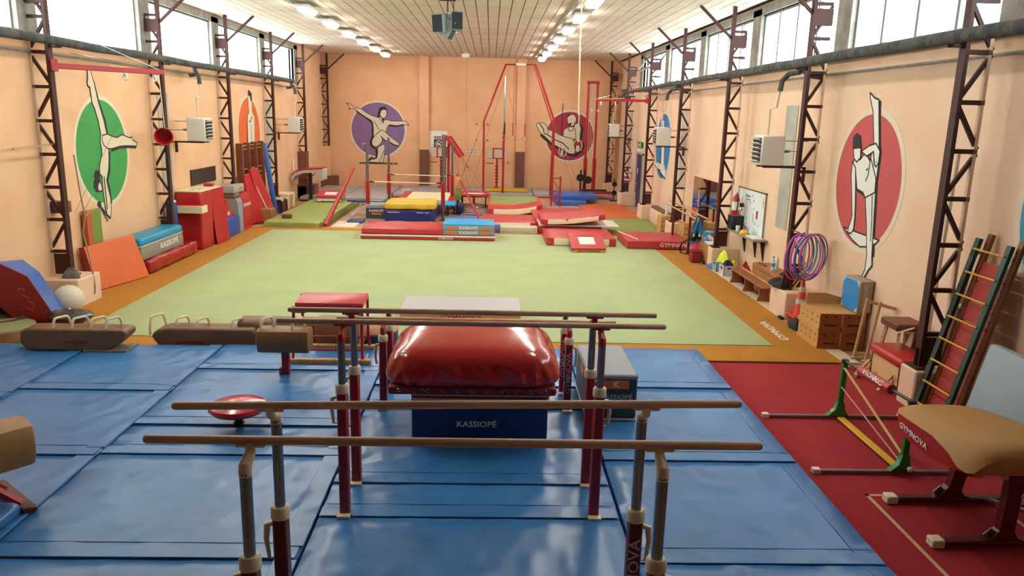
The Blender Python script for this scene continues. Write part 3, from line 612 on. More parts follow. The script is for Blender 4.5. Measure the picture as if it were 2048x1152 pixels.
def parallette(loc, label, rz):
    t = thing('parallette', label, 'parallette', loc, rz, 'wooden parallettes stood on end by the boxes')
    pw = MATS['pale_wood']
    part(t, 'rail', pw, True, cyl=((0, 0, .03), (.12, .06, 1.02), .026, 10))
    part(t, 'foot', pw, True, rbox=(-.06, .2, -.04, .04, 0, .04, .015, 1))
    part(t, 'leg', pw, True, bar=((.1, .05, .98), (.36, .03, .93), .04, .05)); part(t, 'leg', pw, True, bar=((.0, 0, .1), (.2, -.02, .08), .04, .04))
    return t
parallette((6.12, 12.0, .03), 'pale wooden parallette stood on end, touching the box stack', -10)
parallette((6.22, 11.8, .03), 'pale wooden parallette stood on end, nearer the vaulting box', -20)
o = MB().rbox(-.01, .01, -.5, .5, 0, .8, .004, 1).build('plywood_sheet', mat('pale_ply', 'd9b696', .6, .1, 20, .12, 3), None, True); o.location = (6.46, 11.55, .02); o.rotation_euler = (0, .1, 0); tag(o, 'pale plywood sheet leaning on the wall beside the parallettes', 'plywood sheet')
t = thing('wooden_bars', 'loose wooden bars lying on the red carpet by the vaulting box', 'wooden bars', (5.9, 11.35, .015))
for i, (a, c) in enumerate((((-.2,-.3,.03),(.2,.2,.06)), ((-.15,.2,.03),(.3,-.2,.12)), ((-.05,-.35,.09),(.25,.15,.12)))): part(t, 'bar', MATS['pale_wood'], True, cyl=(a, c, .025, 8))
# ------------------------------------------------------------------ wooden box stack and cube
boxin = mat('dark_red_brown', '8e4a24', .55, .1, 8, .15, 3); boxout = mat('honey_ply', 'cf9e5e', .5, .1, 10, .15, 2)
def stackbox(x, z, label):
    t = thing('plinth_box', label, 'wooden box', (x, 12.5, z), 0, 'perforated wooden boxes stacked by the right wall')
    b = MB().box(0, .38, .02, .86, .06, .315); b.build('body', boxin, t)
    part(t, 'lid', boxout, False, box=(0, .38, .02, .86, .315, .322)); part(t, 'side_panel', boxout, False, box=(-.012, .0, .02, .86, .06, .32)); part(t, 'side_panel', boxout, False, box=(.38, .39, .02, .86, .06, .32))
    part(t, 'plinth_trim', boxout, False, box=(-.03, -.012, 0, .88, 0, .075)); part(t, 'plinth_trim', boxin, False, box=(-.012, .385, 0, .02, 0, .075))
    for k in range(8): part(t, 'hole', black, False, cyl=((-.0135, .12+.2*(k//2), .14+.11*(k % 2)), (-.012, .12+.2*(k//2), .14+.11*(k % 2)), .017, 8))
    for k in (.11, .27): part(t, 'hole', black, False, cyl=((k, .0185, .26), (k, .02, .26), .02, 8))
    part(t, 'slot', black, False, box=(.09, .29, .0185, .02, .1, .13))
    return t
for x, side in ((5.72, 'left'), (6.12, 'right')):
    for k in (0, 1): stackbox(x, .012+.325*k, '%s perforated wooden box of the %s stack beside the parallettes' % (('lower', 'upper')[k], side))
o = MB(); o.prism([(0,0),(.7,0),(.7,.1),(.35,.2),(0,.2)], .02, (5.74, 13.2, .67)); o = o.build('box_lid', boxout); tag(o, 'raised plywood end panel standing behind the wooden box stack', 'panel')
t = thing('foam_cube', 'grey brown foam cube with a blue octagon face, on the box stack', 'foam cube', (6.34, 12.52, .67))
part(t, 'body', mat('taupe_vinyl', '9c8c78', .5, .1, 6), True, rbox=(0, .24, 0, .62, 0, .56, .015, 1)); part(t, 'pale_face', mat('pale_blue_vinyl', '9cc8dc', .5), False, box=(-.004, 0, .01, .61, .01, .55))
part(t, 'blue_octagon', mat('bright_blue_vinyl', '2e86cc', .45), False, prism=([(.02,.12),(.12,.02),(.5,.02),(.6,.12),(.6,.44),(.5,.54),(.12,.54),(.02,.44)], .006, (-.01,0,0), (0,1,0), (0,0,1), (1,0,0)))
text('KASSIOPÉ', letgrey, t, (.12, -.003, .29), .1, (PI/2, -PI/2, 0), width=1.05); part(t, 'back_pad', brownp, True, rbox=(.241, .255, .0, .62, 0, .56, .005, 1))
# ------------------------------------------------------------------ hoops, cone, jacket
hc = ['e0409c', 'd048c0', '3a78d0', 'e0bc40', '9a62d8', 'ec7cba', '58b8e4', 'd8d0c4', '3060b4', 'e0609e', '60c8e8', 'c044ac']
hn = ['magenta', 'purple pink', 'royal blue', 'golden yellow', 'violet', 'light pink', 'sky blue', 'white', 'navy blue', 'rose pink', 'turquoise', 'plum']
HR = .44
for i, c in enumerate(hc):
    r = HR-.045*((i*5) % 4)/3; bm = MB().tube([(r*math.cos(2*PI*k/40), 0, r*math.sin(2*PI*k/40)) for k in range(40)], .014, 6, True)
    o = bm.build('hoop', mat('hoop_'+hn[i].replace(' ', '_'), c, .35), None, True)
    o.location = (5.88+.03*i, 14.16-.04*math.sin(i*1.7), 1.79-r); o.rotation_euler = (0, random.uniform(-.1, .1), math.radians(38+8*math.sin(i*2.1)))
    tag(o, '%s plastic hoop hanging in the bundle on the lattice column' % hn[i], 'hoop', 'plastic hoops hung beside the column')
o = part(None, 'hoop_hook', black, True, tube=([(5.98, 14.79, 1.78), (5.97, 14.2, 1.77), (5.95, 14.12, 1.82)], .012, 6)); tag(o, 'black iron hook carrying the bundle of hoops', 'hook')
coneo = mat('cone_orange', 'd8401e', .5); refl = mat('cone_band', 'b8b8b0', .5)
def cone(loc, label, s=1):
    t = thing('traffic_cone', label, 'traffic cone', loc)
    part(t, 'cone_body', coneo, True, lathe=([(.14*s,.03),(.125*s,.1),(.03,.72*s),(.02,.73*s)], (0,0,0), 18)); part(t, 'base', coneo, True, rbox=(-.2*s, .2*s, -.2*s, .2*s, 0, .035, .01, 1))
    for z in (.26, .5):
        r = lambda q: .142*s-(.112*s)*(q/.72/s); part(t, 'band', refl, True, lathe=([(r(z*s)+.006,z*s),(r((z+.1)*s)+.006,(z+.1)*s)], (0,0,0), 18))
    return t
cone((6.08, 14.22, .012), 'orange traffic cone with grey bands, lower of the two stacked cones'); 
cone((6.08, 14.22, .16), 'orange traffic cone with grey bands, upper of the two stacked cones')
blk = mat('black_cloth', '17181c', .8, .5, 12)
def heap(name, label, cat, loc, sx, sy, sz, m, seed):
    rnd = random.Random(seed); ph = [rnd.uniform(0, 6.28) for _ in range(6)]; b = MB(); n, k = 18, 7
    for i in range(k+1):
        a = PI/2*i/k; rr = math.cos(a) if i < k else .02
        for j in range(n):
            th = 2*PI*j/n; w_ = 1+.14*math.sin(3*th+ph[0])+.09*math.sin(5*th+ph[1]+i)+.05*math.sin(9*th+ph[2])
            b.v.append((sx*rr*w_*math.cos(th), sy*rr*w_*math.sin(th), sz*max(0, math.sin(a)*(1+.18*math.sin(2*th+ph[3])+.1*math.sin(4*th+ph[4])))))
    for i in range(k):
        for j in range(n): b.f.append((i*n+j, i*n+(j+1) % n, (i+1)*n+(j+1) % n, (i+1)*n+j))
    b.f.append(tuple(range(n))[::-1]); b.f.append(tuple(k*n+j for j in range(n)))
    o = b.build(name, m, None, True); o.location = loc; return tag(o, label, cat)
heap('jacket', 'black jacket thrown on the concrete plinth behind the bench', 'jacket', (5.98, 15.1, .572), .2, .32, .14, blk, 3)
heap('bag', 'black cloth bag on the floor in front of the traffic cones', 'bag', (5.86, 13.82, .03), .12, .34, .16, blk, 5)
o = MB().rbox(-.04, .04, -.09, .09, 0, .06, .02, 2).build('shoe', blk, None, True); o.location = (5.82, 14.5, .03); tag(o, 'small black shoe beside the concrete plinth', 'shoe')
for i in range(2):
    o = MB().cyl((6.12, 14.9-.12*i, .58), (6.3, 14.62-.2*i, 1.18), .014, 6).build('yellow_stick', mat('yellow_stick', 'd8b02c', .5), None, True); tag(o, ('left', 'right')[i]+' of the two yellow sticks leaning behind the hoops', 'stick')
# ------------------------------------------------------------------ bench, long box, bottles
benchm = mat('bench_wood', '9a5a30', .4, .1, 20, .2, 4, stretch=(4, .6, 4))
t = thing('bench', 'low brown wooden gym bench by the right wall', 'bench', (6.0, 16.9, .012))
part(t, 'seat', benchm, True, rbox=(-.13, .13, -1.12, 1.12, .32, .36, .01, 1)); part(t, 'beam_rail', plywood, True, rbox=(.13, .17, -1.1, 1.1, .33, .39, .01, 1))
for y in (-.92, .05, .98): part(t, 'leg', benchm, False, prism=([(-.15,0),(.15,0),(.1,.16),(.12,.32),(-.12,.32),(-.1,.16)], .04, (0, y, 0)))
t = thing('plinth_box', 'long perforated wooden box behind the bench, bottles on top', 'wooden box', (6.38, 16.6, .012))
part(t, 'body', mat('box_wood', 'a8703c', .5, .1, 12, .2, 3), True, rbox=(-.2, .2, -.78, .78, 0, .62, .006, 1))
for k in range(9): part(t, 'hole', black, False, cyl=((-.203, -.64+.16*k, .54), (-.2, -.64+.16*k, .54), .017, 8))
for k in range(3): part(t, 'hole', black, False, cyl=((-.1+.1*k, -.783, .5), (-.1+.1*k, -.78, .5), .018, 8))
clear = mat('clear_plastic', 'c8d4da', .15, spec=.6); blabel = mat('bottle_label', '4a8ac8', .5)
for i, (x, y) in enumerate(((6.3, 16.42), (6.42, 16.5))):
    t = thing('water_bottle', ('plastic water bottle with blue label on the long wooden box', 'second plastic water bottle, just behind the labelled one')[i], 'bottle', (x, y, .634))
    part(t, 'bottle', clear, True, lathe=([(.04,0),(.042,.02),(.042,.2),(.015,.27),(.015,.29)], (0,0,0), 12)); part(t, 'cap', black if i == 0 else white, True, lathe=([(.017,.285),(.017,.31)], (0,0,0), 10))
    if i == 0: part(t, 'label', blabel, True, lathe=([(.0435,.09),(.0435,.17)], (0,0,0), 12))
for i, (y, m_, nm) in enumerate(((16.0, redvinyl, 'red'), (15.92, blk, 'black'))): heap('hand_grip', '%s leather hand grips lying on the long wooden box' % nm, 'hand grips', (6.38, y, .634), .1, .14, .05, m_, 20+i)
o = MB().rbox(6.28, 6.33, 16.85, 17.3, .634, .66, .008, 1).build('ruler', mat('dark_stick', '4a3a30', .5), None, True); tag(o, 'dark wooden stick lying on the far end of the long box', 'stick')
# crates with clothes
def crate(loc, label, m, rz=0, s=(.3,.4,.28)):
    t = thing('plastic_crate', label, 'crate', loc, rz); a, b_, h = s[0]/2, s[1]/2, s[2]
    part(t, 'bottom', m, False, box=(-a, a, -b_, b_, 0, .02))
    for q in ((-a, a, -b_, -b_+.012), (-a, a, b_-.012, b_), (-a, -a+.012, -b_, b_), (a-.012, a, -b_, b_)): part(t, 'side', m, False, box=(q[0], q[1], q[2], q[3], .02, h))
    part(t, 'handle_slot', MATS['dark_gap'], False, box=(-a*.4, a*.4, -b_-.001, -b_, h*.7, h*.85)); part(t, 'handle_slot', MATS['dark_gap'], False, box=(-a-.001, -a, -b_*.4, b_*.4, h*.7, h*.85)); return t
crate((6.02, 19.35, .012), 'blue grey plastic crate holding a yellow jersey', mat('crate_bluegrey', '8fb0be', .4)); crate((6.05, 18.8, .012), 'white plastic crate of clothes, nearer than the blue grey one', mat('crate_white', 'c9cdd6', .4))
heap('jersey', 'fluorescent yellow green jersey heaped in the crate', 'jersey', (6.1, 19.3, .2), .16, .24, .3, mat('fluo_yellow', 'd4e03a', .7, .3, 10), 31)
heap('jersey', 'small bright yellow cloth on top of the white crate', 'cloth', (6.25, 18.95, .26), .1, .12, .12, mat('bright_yellow', 'e8cc2a', .7), 32)
heap('sweater', 'dark navy sweater heaped in the white crate', 'sweater', (6.05, 18.8, .18), .14, .2, .2, mat('navy_cloth', '1c2238', .85, .4, 12), 33)
heap('cloth', 'red cloth hanging over the far end of the bench', 'cloth', (6.3, 18.2, .1), .16, .25, .34, mat('red_cloth', 'b02030', .8, .3, 8), 34)
heap('cloth', 'dark blue cloth on the floor beside the bench end', 'cloth', (6.2, 18.1, .02), .14, .2, .22, mat('blue_cloth', '2a3a86', .8, .3, 8), 35)
heap('bag', 'mid blue cloth bag on the floor beside the red bucket', 'bag', (5.95, 19.75, .03), .14, .3, .16, mat('denim_cloth', '3a72b0', .8, .4, 10), 36)
heap('bag', 'black pouch on the floor beside the blue cloth bag', 'pouch', (5.9, 20.2, .03), .1, .14, .13, blk, 37)
t = thing('plinth_box', 'wooden box with papers and a white tray on top, under the shelf', 'wooden box', (6.06, 20.52, .012)); part(t, 'body', mat('swirl_ply', 'b07c48', .5, .1, 10, .35, 2), True, rbox=(-.2, .2, -.5, .5, 0, .56, .006, 1))
for k in range(3): part(t, 'hole', black, False, cyl=((-.1+.1*k, -.503, .46), (-.1+.1*k, -.5, .46), .018, 8))
o = MB().rbox(5.9, 6.25, 20.05, 20.5, .573, .62, .02, 2).build('tray', white, None, True); tag(o, 'white plastic tray on the wooden box under the shelf', 'tray')
for i in range(2): heap('paper', ('crumpled white paper and cloth on the far side of the tray', 'pink cloth hanging off the wooden box')[i], ('paper', 'cloth')[i], ((6.1, 20.75, .573), (5.82, 20.95, .3))[i], .14, .22, (.16, .3)[i], (white, mat('pink_cloth', 'd04a6a', .8, .3, 8))[i], 41+i)
heap('cloth', 'blue and white cloth heaped beside the tray on the wooden box', 'cloth', (6.0, 20.6, .573), .1, .1, .12, mat('sky_cloth', '5a8ad0', .8), 44)
t = thing('bucket', 'square red plastic bucket on the floor by the gold carpet', 'bucket', (5.66, 20.45, .045)); part(t, 'body', mat('bucket_red', '8e1c22', .45), True, rbox=(-.13, .13, -.16, .16, 0, .3, .02, 1)); part(t, 'lid', MATS['bucket_red'], True, rbox=(-.14, .14, -.17, .17, .28, .33, .015, 1))
# vacuum cleaner
t = thing('vacuum_cleaner', 'drum vacuum cleaner with grey lid and black hose', 'vacuum cleaner', (5.92, 21.7, .012))
part(t, 'drum', mat('vac_drum', 'b08c74', .4), True, lathe=([(.16,.1),(.17,.12),(.17,.34),(.165,.36)], (0,0,0), 18)); part(t, 'motor_head', mat('vac_grey', '66787a', .4), True, lathe=([(.18,.35),(.18,.42),(.13,.52),(.04,.55)], (0,0,0), 18)); part(t, 'wheel_base', black, True, lathe=([(.2,.02),(.21,.06),(.17,.11)], (0,0,0), 18))
part(t, 'band', white, True, lathe=([(.175,.2),(.175,.24)], (0,0,0), 18)); part(t, 'hose', black, True, tube=([(-.1,-.1,.45),(-.2,-.1,.46),(-.32,.0,.36),(-.36,.1,.15),(-.3,.15,.04),(-.1,-.25,.04),(.05,-.35,.05)], .025, 8)); part(t, 'wand', black, True, tube=([(.16,-.05,.05),(.18,-.02,.6),(.2,.0,.9)], .02, 8))
t = thing('waste_bin', 'tall light blue plastic bin beside the hanging scarves', 'bin', (6.22, 21.2, .012)); part(t, 'body', mat('bin_blue', '5a94c4', .45), True, lathe=([(.13,0),(.17,.76)], (0,0,0), 4, 1.1, 1.3))
part(t, 'rim', MATS['bin_blue'], True, lathe=([(.18,.74),(.18,.77)], (0,0,0), 4, 1.1, 1.3))
# shelf and whiteboard
t = thing('wall_shelf', 'narrow grey wall shelf on long brackets below the whiteboard', 'shelf', (XR, 18.75, 1.06)); part(t, 'board', mat('shelf_grey', '8a8276', .6), False, box=(-.36, 0, -1.1, 1.15, 0, .035))
for y in (-.9, -.35, .45): part(t, 'bracket', steel, False, prism=([(-.01,0),(-.12,0),(-.02,-.5),(-.01,-.5)], .03, (0, y, 0)))
SH = 1.097
t = thing('storage_box', 'black drawer box on the far end of the wall shelf', 'drawer box', (6.42, 19.6, SH)); part(t, 'body', black, True, rbox=(-.15, .15, -.2, .2, 0, .36, .01, 1))
for k in range(3): part(t, 'drawer', mat('charcoal', '26282c', .35), True, rbox=(-.165, -.15, -.18, .18, .02+.115*k, .125+.115*k, .008, 1))
o = MB().lathe([(.05,0),(.055,.14),(.052,.14),(.047,.01)], (6.36, 19.2, SH), 14).build('mug', white, None, True); tag(o, 'white mug standing beside the black drawer box', 'mug')
heap('cloth', 'crumpled yellow cloth on the wall shelf', 'cloth', (6.35, 18.7, SH), .1, .16, .1, mat('ochre_cloth', 'd8b43a', .8, .4, 10), 50); heap('paper', 'white crumpled paper hanging over the far end of the shelf', 'paper', (6.36, 19.82, SH), .1, .07, .06, white, 51)
o = MB().rbox(6.28, 6.52, 17.75, 18.35, SH, SH+.03, .004, 1).build('paper_pile', white, None, True); tag(o, 'stack of white papers at the near end of the shelf', 'papers')
for i, (c, y) in enumerate((('2a3a8a', 19.1), ('b03040', 19.02), ('d8e0e4', 18.55), ('c8d8e0', 18.42))):
    o = MB().lathe([(.03,0),(.03,.13),(.012,.16),(.012,.18)], (6.48, y, SH), 10).build('small_bottle', mat('bottle_%d' % i, c, .3), None, True); tag(o, ('navy blue', 'dark red', 'milky white', 'pale glassy')[i]+' small bottle on the wall shelf', 'bottle', 'small bottles on the shelf')
t = thing('whiteboard', 'large whiteboard with magnets and notes on the right wall', 'whiteboard', (XR, 19.0, 1.6)); part(t, 'board', mat('whiteboard_face', 'e2eef4', .25), False, box=(-.03, 0, -1.0, 1.0, -.52, .56))
for q in ((-1.02, 1.02, .55, .58), (-1.02, 1.02, -.54, -.51)): part(t, 'frame', chrome, False, box=(-.04, 0, q[0], q[1], q[2], q[3]))
for q in (-1.02, .99): part(t, 'frame', chrome, False, box=(-.04, 0, q, q+.03, -.54, .58))
part(t, 'note', orangep, False, box=(-.034, -.03, .72, .9, -.2, -.02)); part(t, 'note', redpaint, False, box=(-.034, -.03, -.55, -.45, -.1, .1)); part(t, 'note', white, False, box=(-.036, -.03, .7, .98, -.02, .4)); part(t, 'note', mat('beige_note', 'd0c4a0', .6), False, box=(-.034, -.03, -.92, -.82, .2, .45))
rnd = random.Random(3)
for k in range(22): y, z = rnd.uniform(-.9, .9), rnd.uniform(-.45, .5); part(t, 'magnet', black, True, cyl=((-.04, y, z), (-.03, y, z), .016, 8))
for k in range(6): part(t, 'magnet', black, True, cyl=((-.04, .3-.1*(k % 3), .4-.09*(k//3)), (-.03, .3-.1*(k % 3), .4-.09*(k//3)), .018, 8))
part(t, 'pen_line', black, False, bar=((-.031, -.2, 0), (-.031, -.28, -.22), .004, .012)); part(t, 'pen_line', black, False, bar=((-.032, .68, .3), (-.032, .68, -.05), .004, .012))
def extinguisher(loc, label):
    t = thing('fire_extinguisher', label, 'fire extinguisher', loc); part(t, 'cylinder', mat('extinguisher_red', 'b0202a', .3), True, lathe=([(.085,0),(.095,.02),(.095,.4),(.05,.48),(.03,.5)], (0,0,0), 16)); part(t, 'label', white, True, lathe=([(.0965,.12),(.0965,.34)], (0,0,0), 16))
    part(t, 'valve', chrome, True, lathe=([(.03,.5),(.03,.56),(.02,.58)], (0,0,0), 10)); part(t, 'hose', black, True, tube=([(0,-.03,.55),(0,-.16,.5),(0,-.17,.25),(0,-.12,.1)], .016, 8)); part(t, 'wall_bracket', steel, False, box=(.09, .2, -.04, .04, .2, .3)); return t
extinguisher((6.3, 19.35, 1.5), 'red fire extinguisher with white label beside the whiteboard'); extinguisher((6.35, 35.6, 1.1), 'small red fire extinguisher beyond the dark blue door')
t = thing('wall_notice', 'small white safety notice with red print beside the whiteboard', 'sign', (XR-.008, 19.72, 1.95)); part(t, 'sheet', white, False, box=(-.004, 0, -.1, .1, -.18, .18)); part(t, 'red_block', redpaint, False, box=(-.006, -.004, -.06, .06, .02, .13)); part(t, 'red_block', redpaint, False, box=(-.006, -.004, -.06, .06, -.13, -.05))
# mirror with boarding above
mirr = mat('mirror_glass', 'd8dcd8', .02, metal=1.0)
t = thing('wall_mirror', 'wide wall mirror between two lattice columns on the right wall', 'mirror', (XR-.03, 22.3, 1.55)); part(t, 'glass', mirr, False, box=(-.012, 0, -.5, 2.2, -1.1, .55)); part(t, 'frame', brownp, False, box=(-.02, .0, -.5, 2.2, -1.14, -1.1)); part(t, 'frame', wallm, False, box=(-.03, .02, -.5, 2.2, .55, .6))
# ledge, perforated boxes, wooden parallel bars
o = slab('concrete_ledge', wallm, 6.18, XR, 25.4, 29.2, 0, .5, .02); tag(o, 'peach painted concrete ledge along the wall under the blue mural', 'ledge')
o = slab('bench_plank', brownp, 6.25, 6.5, 25.3, 29.3, .5, .58, .02); tag(o, 'dark brown plank bench lying on the concrete ledge', 'bench')
def perf(loc, s, label):
    t = thing('plinth_box', label, 'wooden box', loc); part(t, 'body', boxout, True, rbox=(0, s[0], 0, s[1], 0, s[2], .01, 1))
    for a in range(4):
        for c in range(3):
            x, z = s[0]*(a+.5)/4, s[2]*(.25+.25*c); part(t, 'hole', black, False, cyl=((x, -.003, z), (x, 0, z), .02, 8))
    return t
perf((5.76, 25.3, 0), (.38, .6, .67), 'tall perforated wooden box beside the concrete ledge'); perf((6.03, 23.3, 0), (.32, .7, .74), 'tall perforated wooden box under the wooden parallel bars')
o = MB().lathe([(.05,0),(.055,.02),(.05,.2),(.02,.26),(.02,.3)], (5.98, 25.5, .67), 12).build('spray_bottle', clear, None, True); tag(o, 'clear plastic bottle standing on the tall perforated box', 'bottle')
t = thing('parallel_bars', 'old wooden parallel bars with dark red posts along the right wall', 'parallel bars', (5.93, 22.7, 0))
for s, ya, yb in ((-.17, -1.85, 1.95), (.17, -1.7, 3.1)):
    part(t, 'rail', MATS['pale_wood'], True, cyl=((s, ya, 1.15), (s, yb, 1.16), .024, 10))
    for y in (-1.1, .9): part(t, 'post', maroon, True, rbox=(s-.03, s+.03, y-.03, y+.03, 0, 1.13, .008, 1))
for i, (c, dy, w_) in enumerate((('1f8a94', .06, .1), ('15191e', .0, .13), ('d8dca0', -.09, .06), ('1c70b4', -.16, .12))):
    b = MB().tube([(5.68, 20.86+dy+.03*i, .45+.12*i), (5.71, 20.86+dy, .95), (5.76, 20.86+dy, 1.2), (5.81, 20.86+dy, .95), (5.83, 20.86+dy-.03, .5+.1*i)], [w_*.6, w_*.55, w_*.45, w_*.55, w_*.6], 8)
    o = b.build('scarf', mat('scarf_%d' % i, c, .85, .4, 14), None, True); tag(o, ('teal', 'black', 'cream', 'blue')[i]+' strap hanging over the end of the wooden parallel bars', 'strap', 'straps over the wooden bars')
wire = mat('dull_wire', '6e5c50', .7)
# ================================================================== left wall side
bluep = mat('bright_blue_vinyl', '2e86cc', .45); royal = mat('royal_blue_vinyl', '3a66b8', .42, .25, 4); turq = mat('turquoise_vinyl', '1590bc', .4, .1, 5)
t = thing('wedge_mat', 'large red wedge mat with blue top, leaning at the left edge', 'mat', (0, 0, 0))
sec = [(-8.08,.2),(-7.37,.2),(-7.8,.98),(-8.25,1.2),(-8.46,1.2),(-8.46,.6)]
b = MB().prism(sec, .02, (0, 12.86, 0)); b.build('red_face', mat('wedge_red', '8e1c24', .45, .15, 5), t)
n = len(sec); b = MB(); b.v = [(x, 12.881, z) for x, z in sec]+[(max(x-.42, -8.48), 13.92, max(.06, z-.14) if z > .3 else z-.12) for x, z in sec]
b.f = [tuple(range(n)), tuple(range(2*n-1, n-1, -1))]+[(i, i+n, (i+1) % n+n, (i+1) % n) for i in range(n)]; b.build('blue_body', royal, t)
for a_, c_ in (((-7.98,.78),(-7.86,.74)), ((-7.98,.78),(-7.95,.7)), ((-7.92,.66),(-7.8,.6)), ((-7.84,.56),(-7.74,.5)), ((-7.74,.5),(-7.76,.42)), ((-7.86,.44),(-7.76,.38))): part(t, 'worn_mark', mat('faded_print', 'b06a66', .7), False, bar=((a_[0], 12.858, a_[1]), (c_[0], 12.858, c_[1]), .004, .012))
t = thing('round_cushion', 'round olive beige floor cushion at the left edge', 'cushion', (-7.98, 12.35, .045)); part(t, 'side', mat('ochre_side', '9a7440', .7), True, lathe=([(.46,0),(.48,.05),(.47,.2)], (0,0,0), 28)); part(t, 'top', mat('olive_cover', '8a8a60', .75, .2, 20), True, lathe=([(.48,.19),(.47,.22),(.3,.235),(.02,.24)], (0,0,0), 28))
o = MB().tube([(-8.2+.28*math.cos(2*PI*k/20), 12.75+.28*math.sin(2*PI*k/20), .4+.0*k) for k in range(20)], .12, 8, True).build('rubber_ring', mat('dark_olive', '3c3c2c', .7), None, True); tag(o, 'dark rubber ring cushion behind the round beige cushion', 'ring'); o.location = (0, -.05, -.22)
t = thing('round_cushion', 'puffy black round cushion beside the red wedge mat', 'cushion', (-7.12, 12.8, .09)); part(t, 'base', redvinyl, True, rbox=(-.3, .12, -.2, .2, -.045, .16, .02, 1)); part(t, 'pad', mat('black_vinyl', '26282c', .25, .2, 4, coat=.3), True, lathe=([(.02,.12),(.25,.13),(.36,.2),(.37,.25),(.3,.31),(.12,.345),(.02,.35)], (0,0,0), 28, 1, .8)); part(t, 'button', ivory, True, sphere=((0, 0, .35), .02, 8, 6))
o = MB().sphere((0,0,0), .27, 28, 16).build('exercise_ball', mat('ball_white', 'd9d2bc', .4), None, True); o.location = (-7.86, 14.15, .27); tag(o, 'white exercise ball beside the concrete plinth', 'ball')
o = MB().rbox(-7.75, -7.3, 11.55, 11.7, .2, .32, .05, 2).build('beam_end', brownl, None, True); o.location = (-.25, -.25, 0); tag(o, 'brown padded beam end lying on the blue mats at the left edge', 'padded beam')
def slant(name, label, bl, br, tr, tl, th, m, em, cat='mat', seams=None):
    P_ = [Vector(p) for p in (bl, br, tr, tl)]; n = (P_[1]-P_[0]).cross(P_[3]-P_[0]).normalized()
    t = thing(name, label, cat, P_[0]); a = [p-P_[0] for p in P_]; b_ = [p-n*th for p in a]
    bm = MB().add(a+b_, [(0,1,2,3),(7,6,5,4),(0,4,5,1),(1,5,6,2),(2,6,7,3),(3,7,4,0)]); o = bm.build('cover', m, t, True); bv = o.modifiers.new('soft', 'BEVEL'); bv.width = .02; bv.segments = 2
    e = MB().add([a[0]+n*.001-(a[1]-a[0]).normalized()*.004, a[3]+n*.001-(a[1]-a[0]).normalized()*.004, b_[3]-(a[1]-a[0]).normalized()*.004, b_[0]-(a[1]-a[0]).normalized()*.004], [(0,1,2,3)])
    if em: e.build('side_cover', em, t)
    return t
slant('leaning_mat', 'plain orange folding mat leaning on the left wall', (-8.14, 15.75, .05), (-7.74, 17.32, .05), (-8.03, 17.3, 1.02), (-8.32, 15.72, .98), .13, orangem, mat('rust_vinyl', '8e3218', .5))
t = thing('folded_mat', 'tall folded mat, half green half orange, upright on the left wall', 'mat', (-8.4, 16.3, .0)); part(t, 'green_half', mat('grass_vinyl', '6f8a3c', .55, .15, 4), True, rbox=(-.05, .06, -.1, .28, 0, 1.68, .01, 1)); part(t, 'orange_half', mat('rust_orange', 'b45a28', .55), True, rbox=(-.05, .06, -.3, -.1, 0, 1.69, .01, 1))
o = soft('crash_mat', mat('red_foil', 'a01820', .22, .9, 5, coat=.3, bdist=.05, ridge=1), -8.44, -7.78, 17.55, 20.5, .05, .38, .09, .012, seed=3, cuts=14); tag(o, 'wrinkled red crash mat under the turquoise block', 'mat')
t = thing('foam_block', 'turquoise topped grey foam block with white lettering, left wall', 'foam block', (-8.17, 18.55, .38)); part(t, 'body', mat('warm_grey_vinyl', '8c897e', .5, .1, 6), True, rbox=(-.27, .27, -1.2, 1.2, 0, .34, .03, 2)); part(t, 'top_pad', turq, True, rbox=(-.275, .275, -1.21, 1.21, .32, .52, .07, 3)); part(t, 'piping', white, True, tube=([(.275,-1.19,.335),(.275,1.19,.335)], .009, 6)); part(t, 'piping', white, True, tube=([(-.25,-1.205,.335),(.275,-1.205,.335)], .009, 6))
text('KASSIOPÉ', letter, t, (.273, .35, .18), .19, (PI/2, 0, PI/2), width=1.3); part(t, 'strap_handle', redpaint, True, bar=((.12, -1.203, .17), (.24, -1.203, .17), .012, .03))
t = thing('foam_roll', 'rolled dark blue mat standing by the lattice column, white ends', 'mat roll', (-8.3, 20.15, 0)); part(t, 'roll', mat('deep_blue_vinyl', '1c3f7e', .4, .2, 6), True, lathe=([(.13,0),(.135,.05),(.135,1.38),(.12,1.42)], (0,0,0), 18)); part(t, 'end_band', white, True, lathe=([(.137,.12),(.137,.15)], (0,0,0), 18)); part(t, 'end_cap', white, True, lathe=([(.12,1.4),(.11,1.46),(.02,1.47)], (0,0,0), 18))
t = thing('red_mat_tower', 'tall red folded mat tower with cream top and side flap', 'mat', (-8.12, 21.6, .05))
soft('front_block', redvinyl, -.33, .33, -.8, .1, 0, 1.56, .03, .006, t, seed=9, cuts=8); part(t, 'cream_top', cream, True, rbox=(-.33, .33, -.8, .85, 1.555, 1.59, .01, 1))
b = MB(); n = 9
for i in range(n+1):
    y = .1+.85*i/n; w_ = .02*(i % 2)
    for z, fl in ((0, .1), (.5, .05), (1.0, .02), (1.56, 0)): b.v.append((.30+fl+w_*(1.6-z)+.05*i/n, y, z))
for i in range(n):
    for j in range(3): b.f.append((i*4+j, (i+1)*4+j, (i+1)*4+j+1, i*4+j+1))
b.build('folded_cover', redvinyl, t, True); part(t, 'rear_block', redvinyl, True, rbox=(-.33, .3, .1, .9, 0, 1.55, .03, 2))
for x in (-.05, .06): part(t, 'slot', black, False, box=(x, x+.03, -.35+x*2, -.15+x*2, 1.589, 1.593))
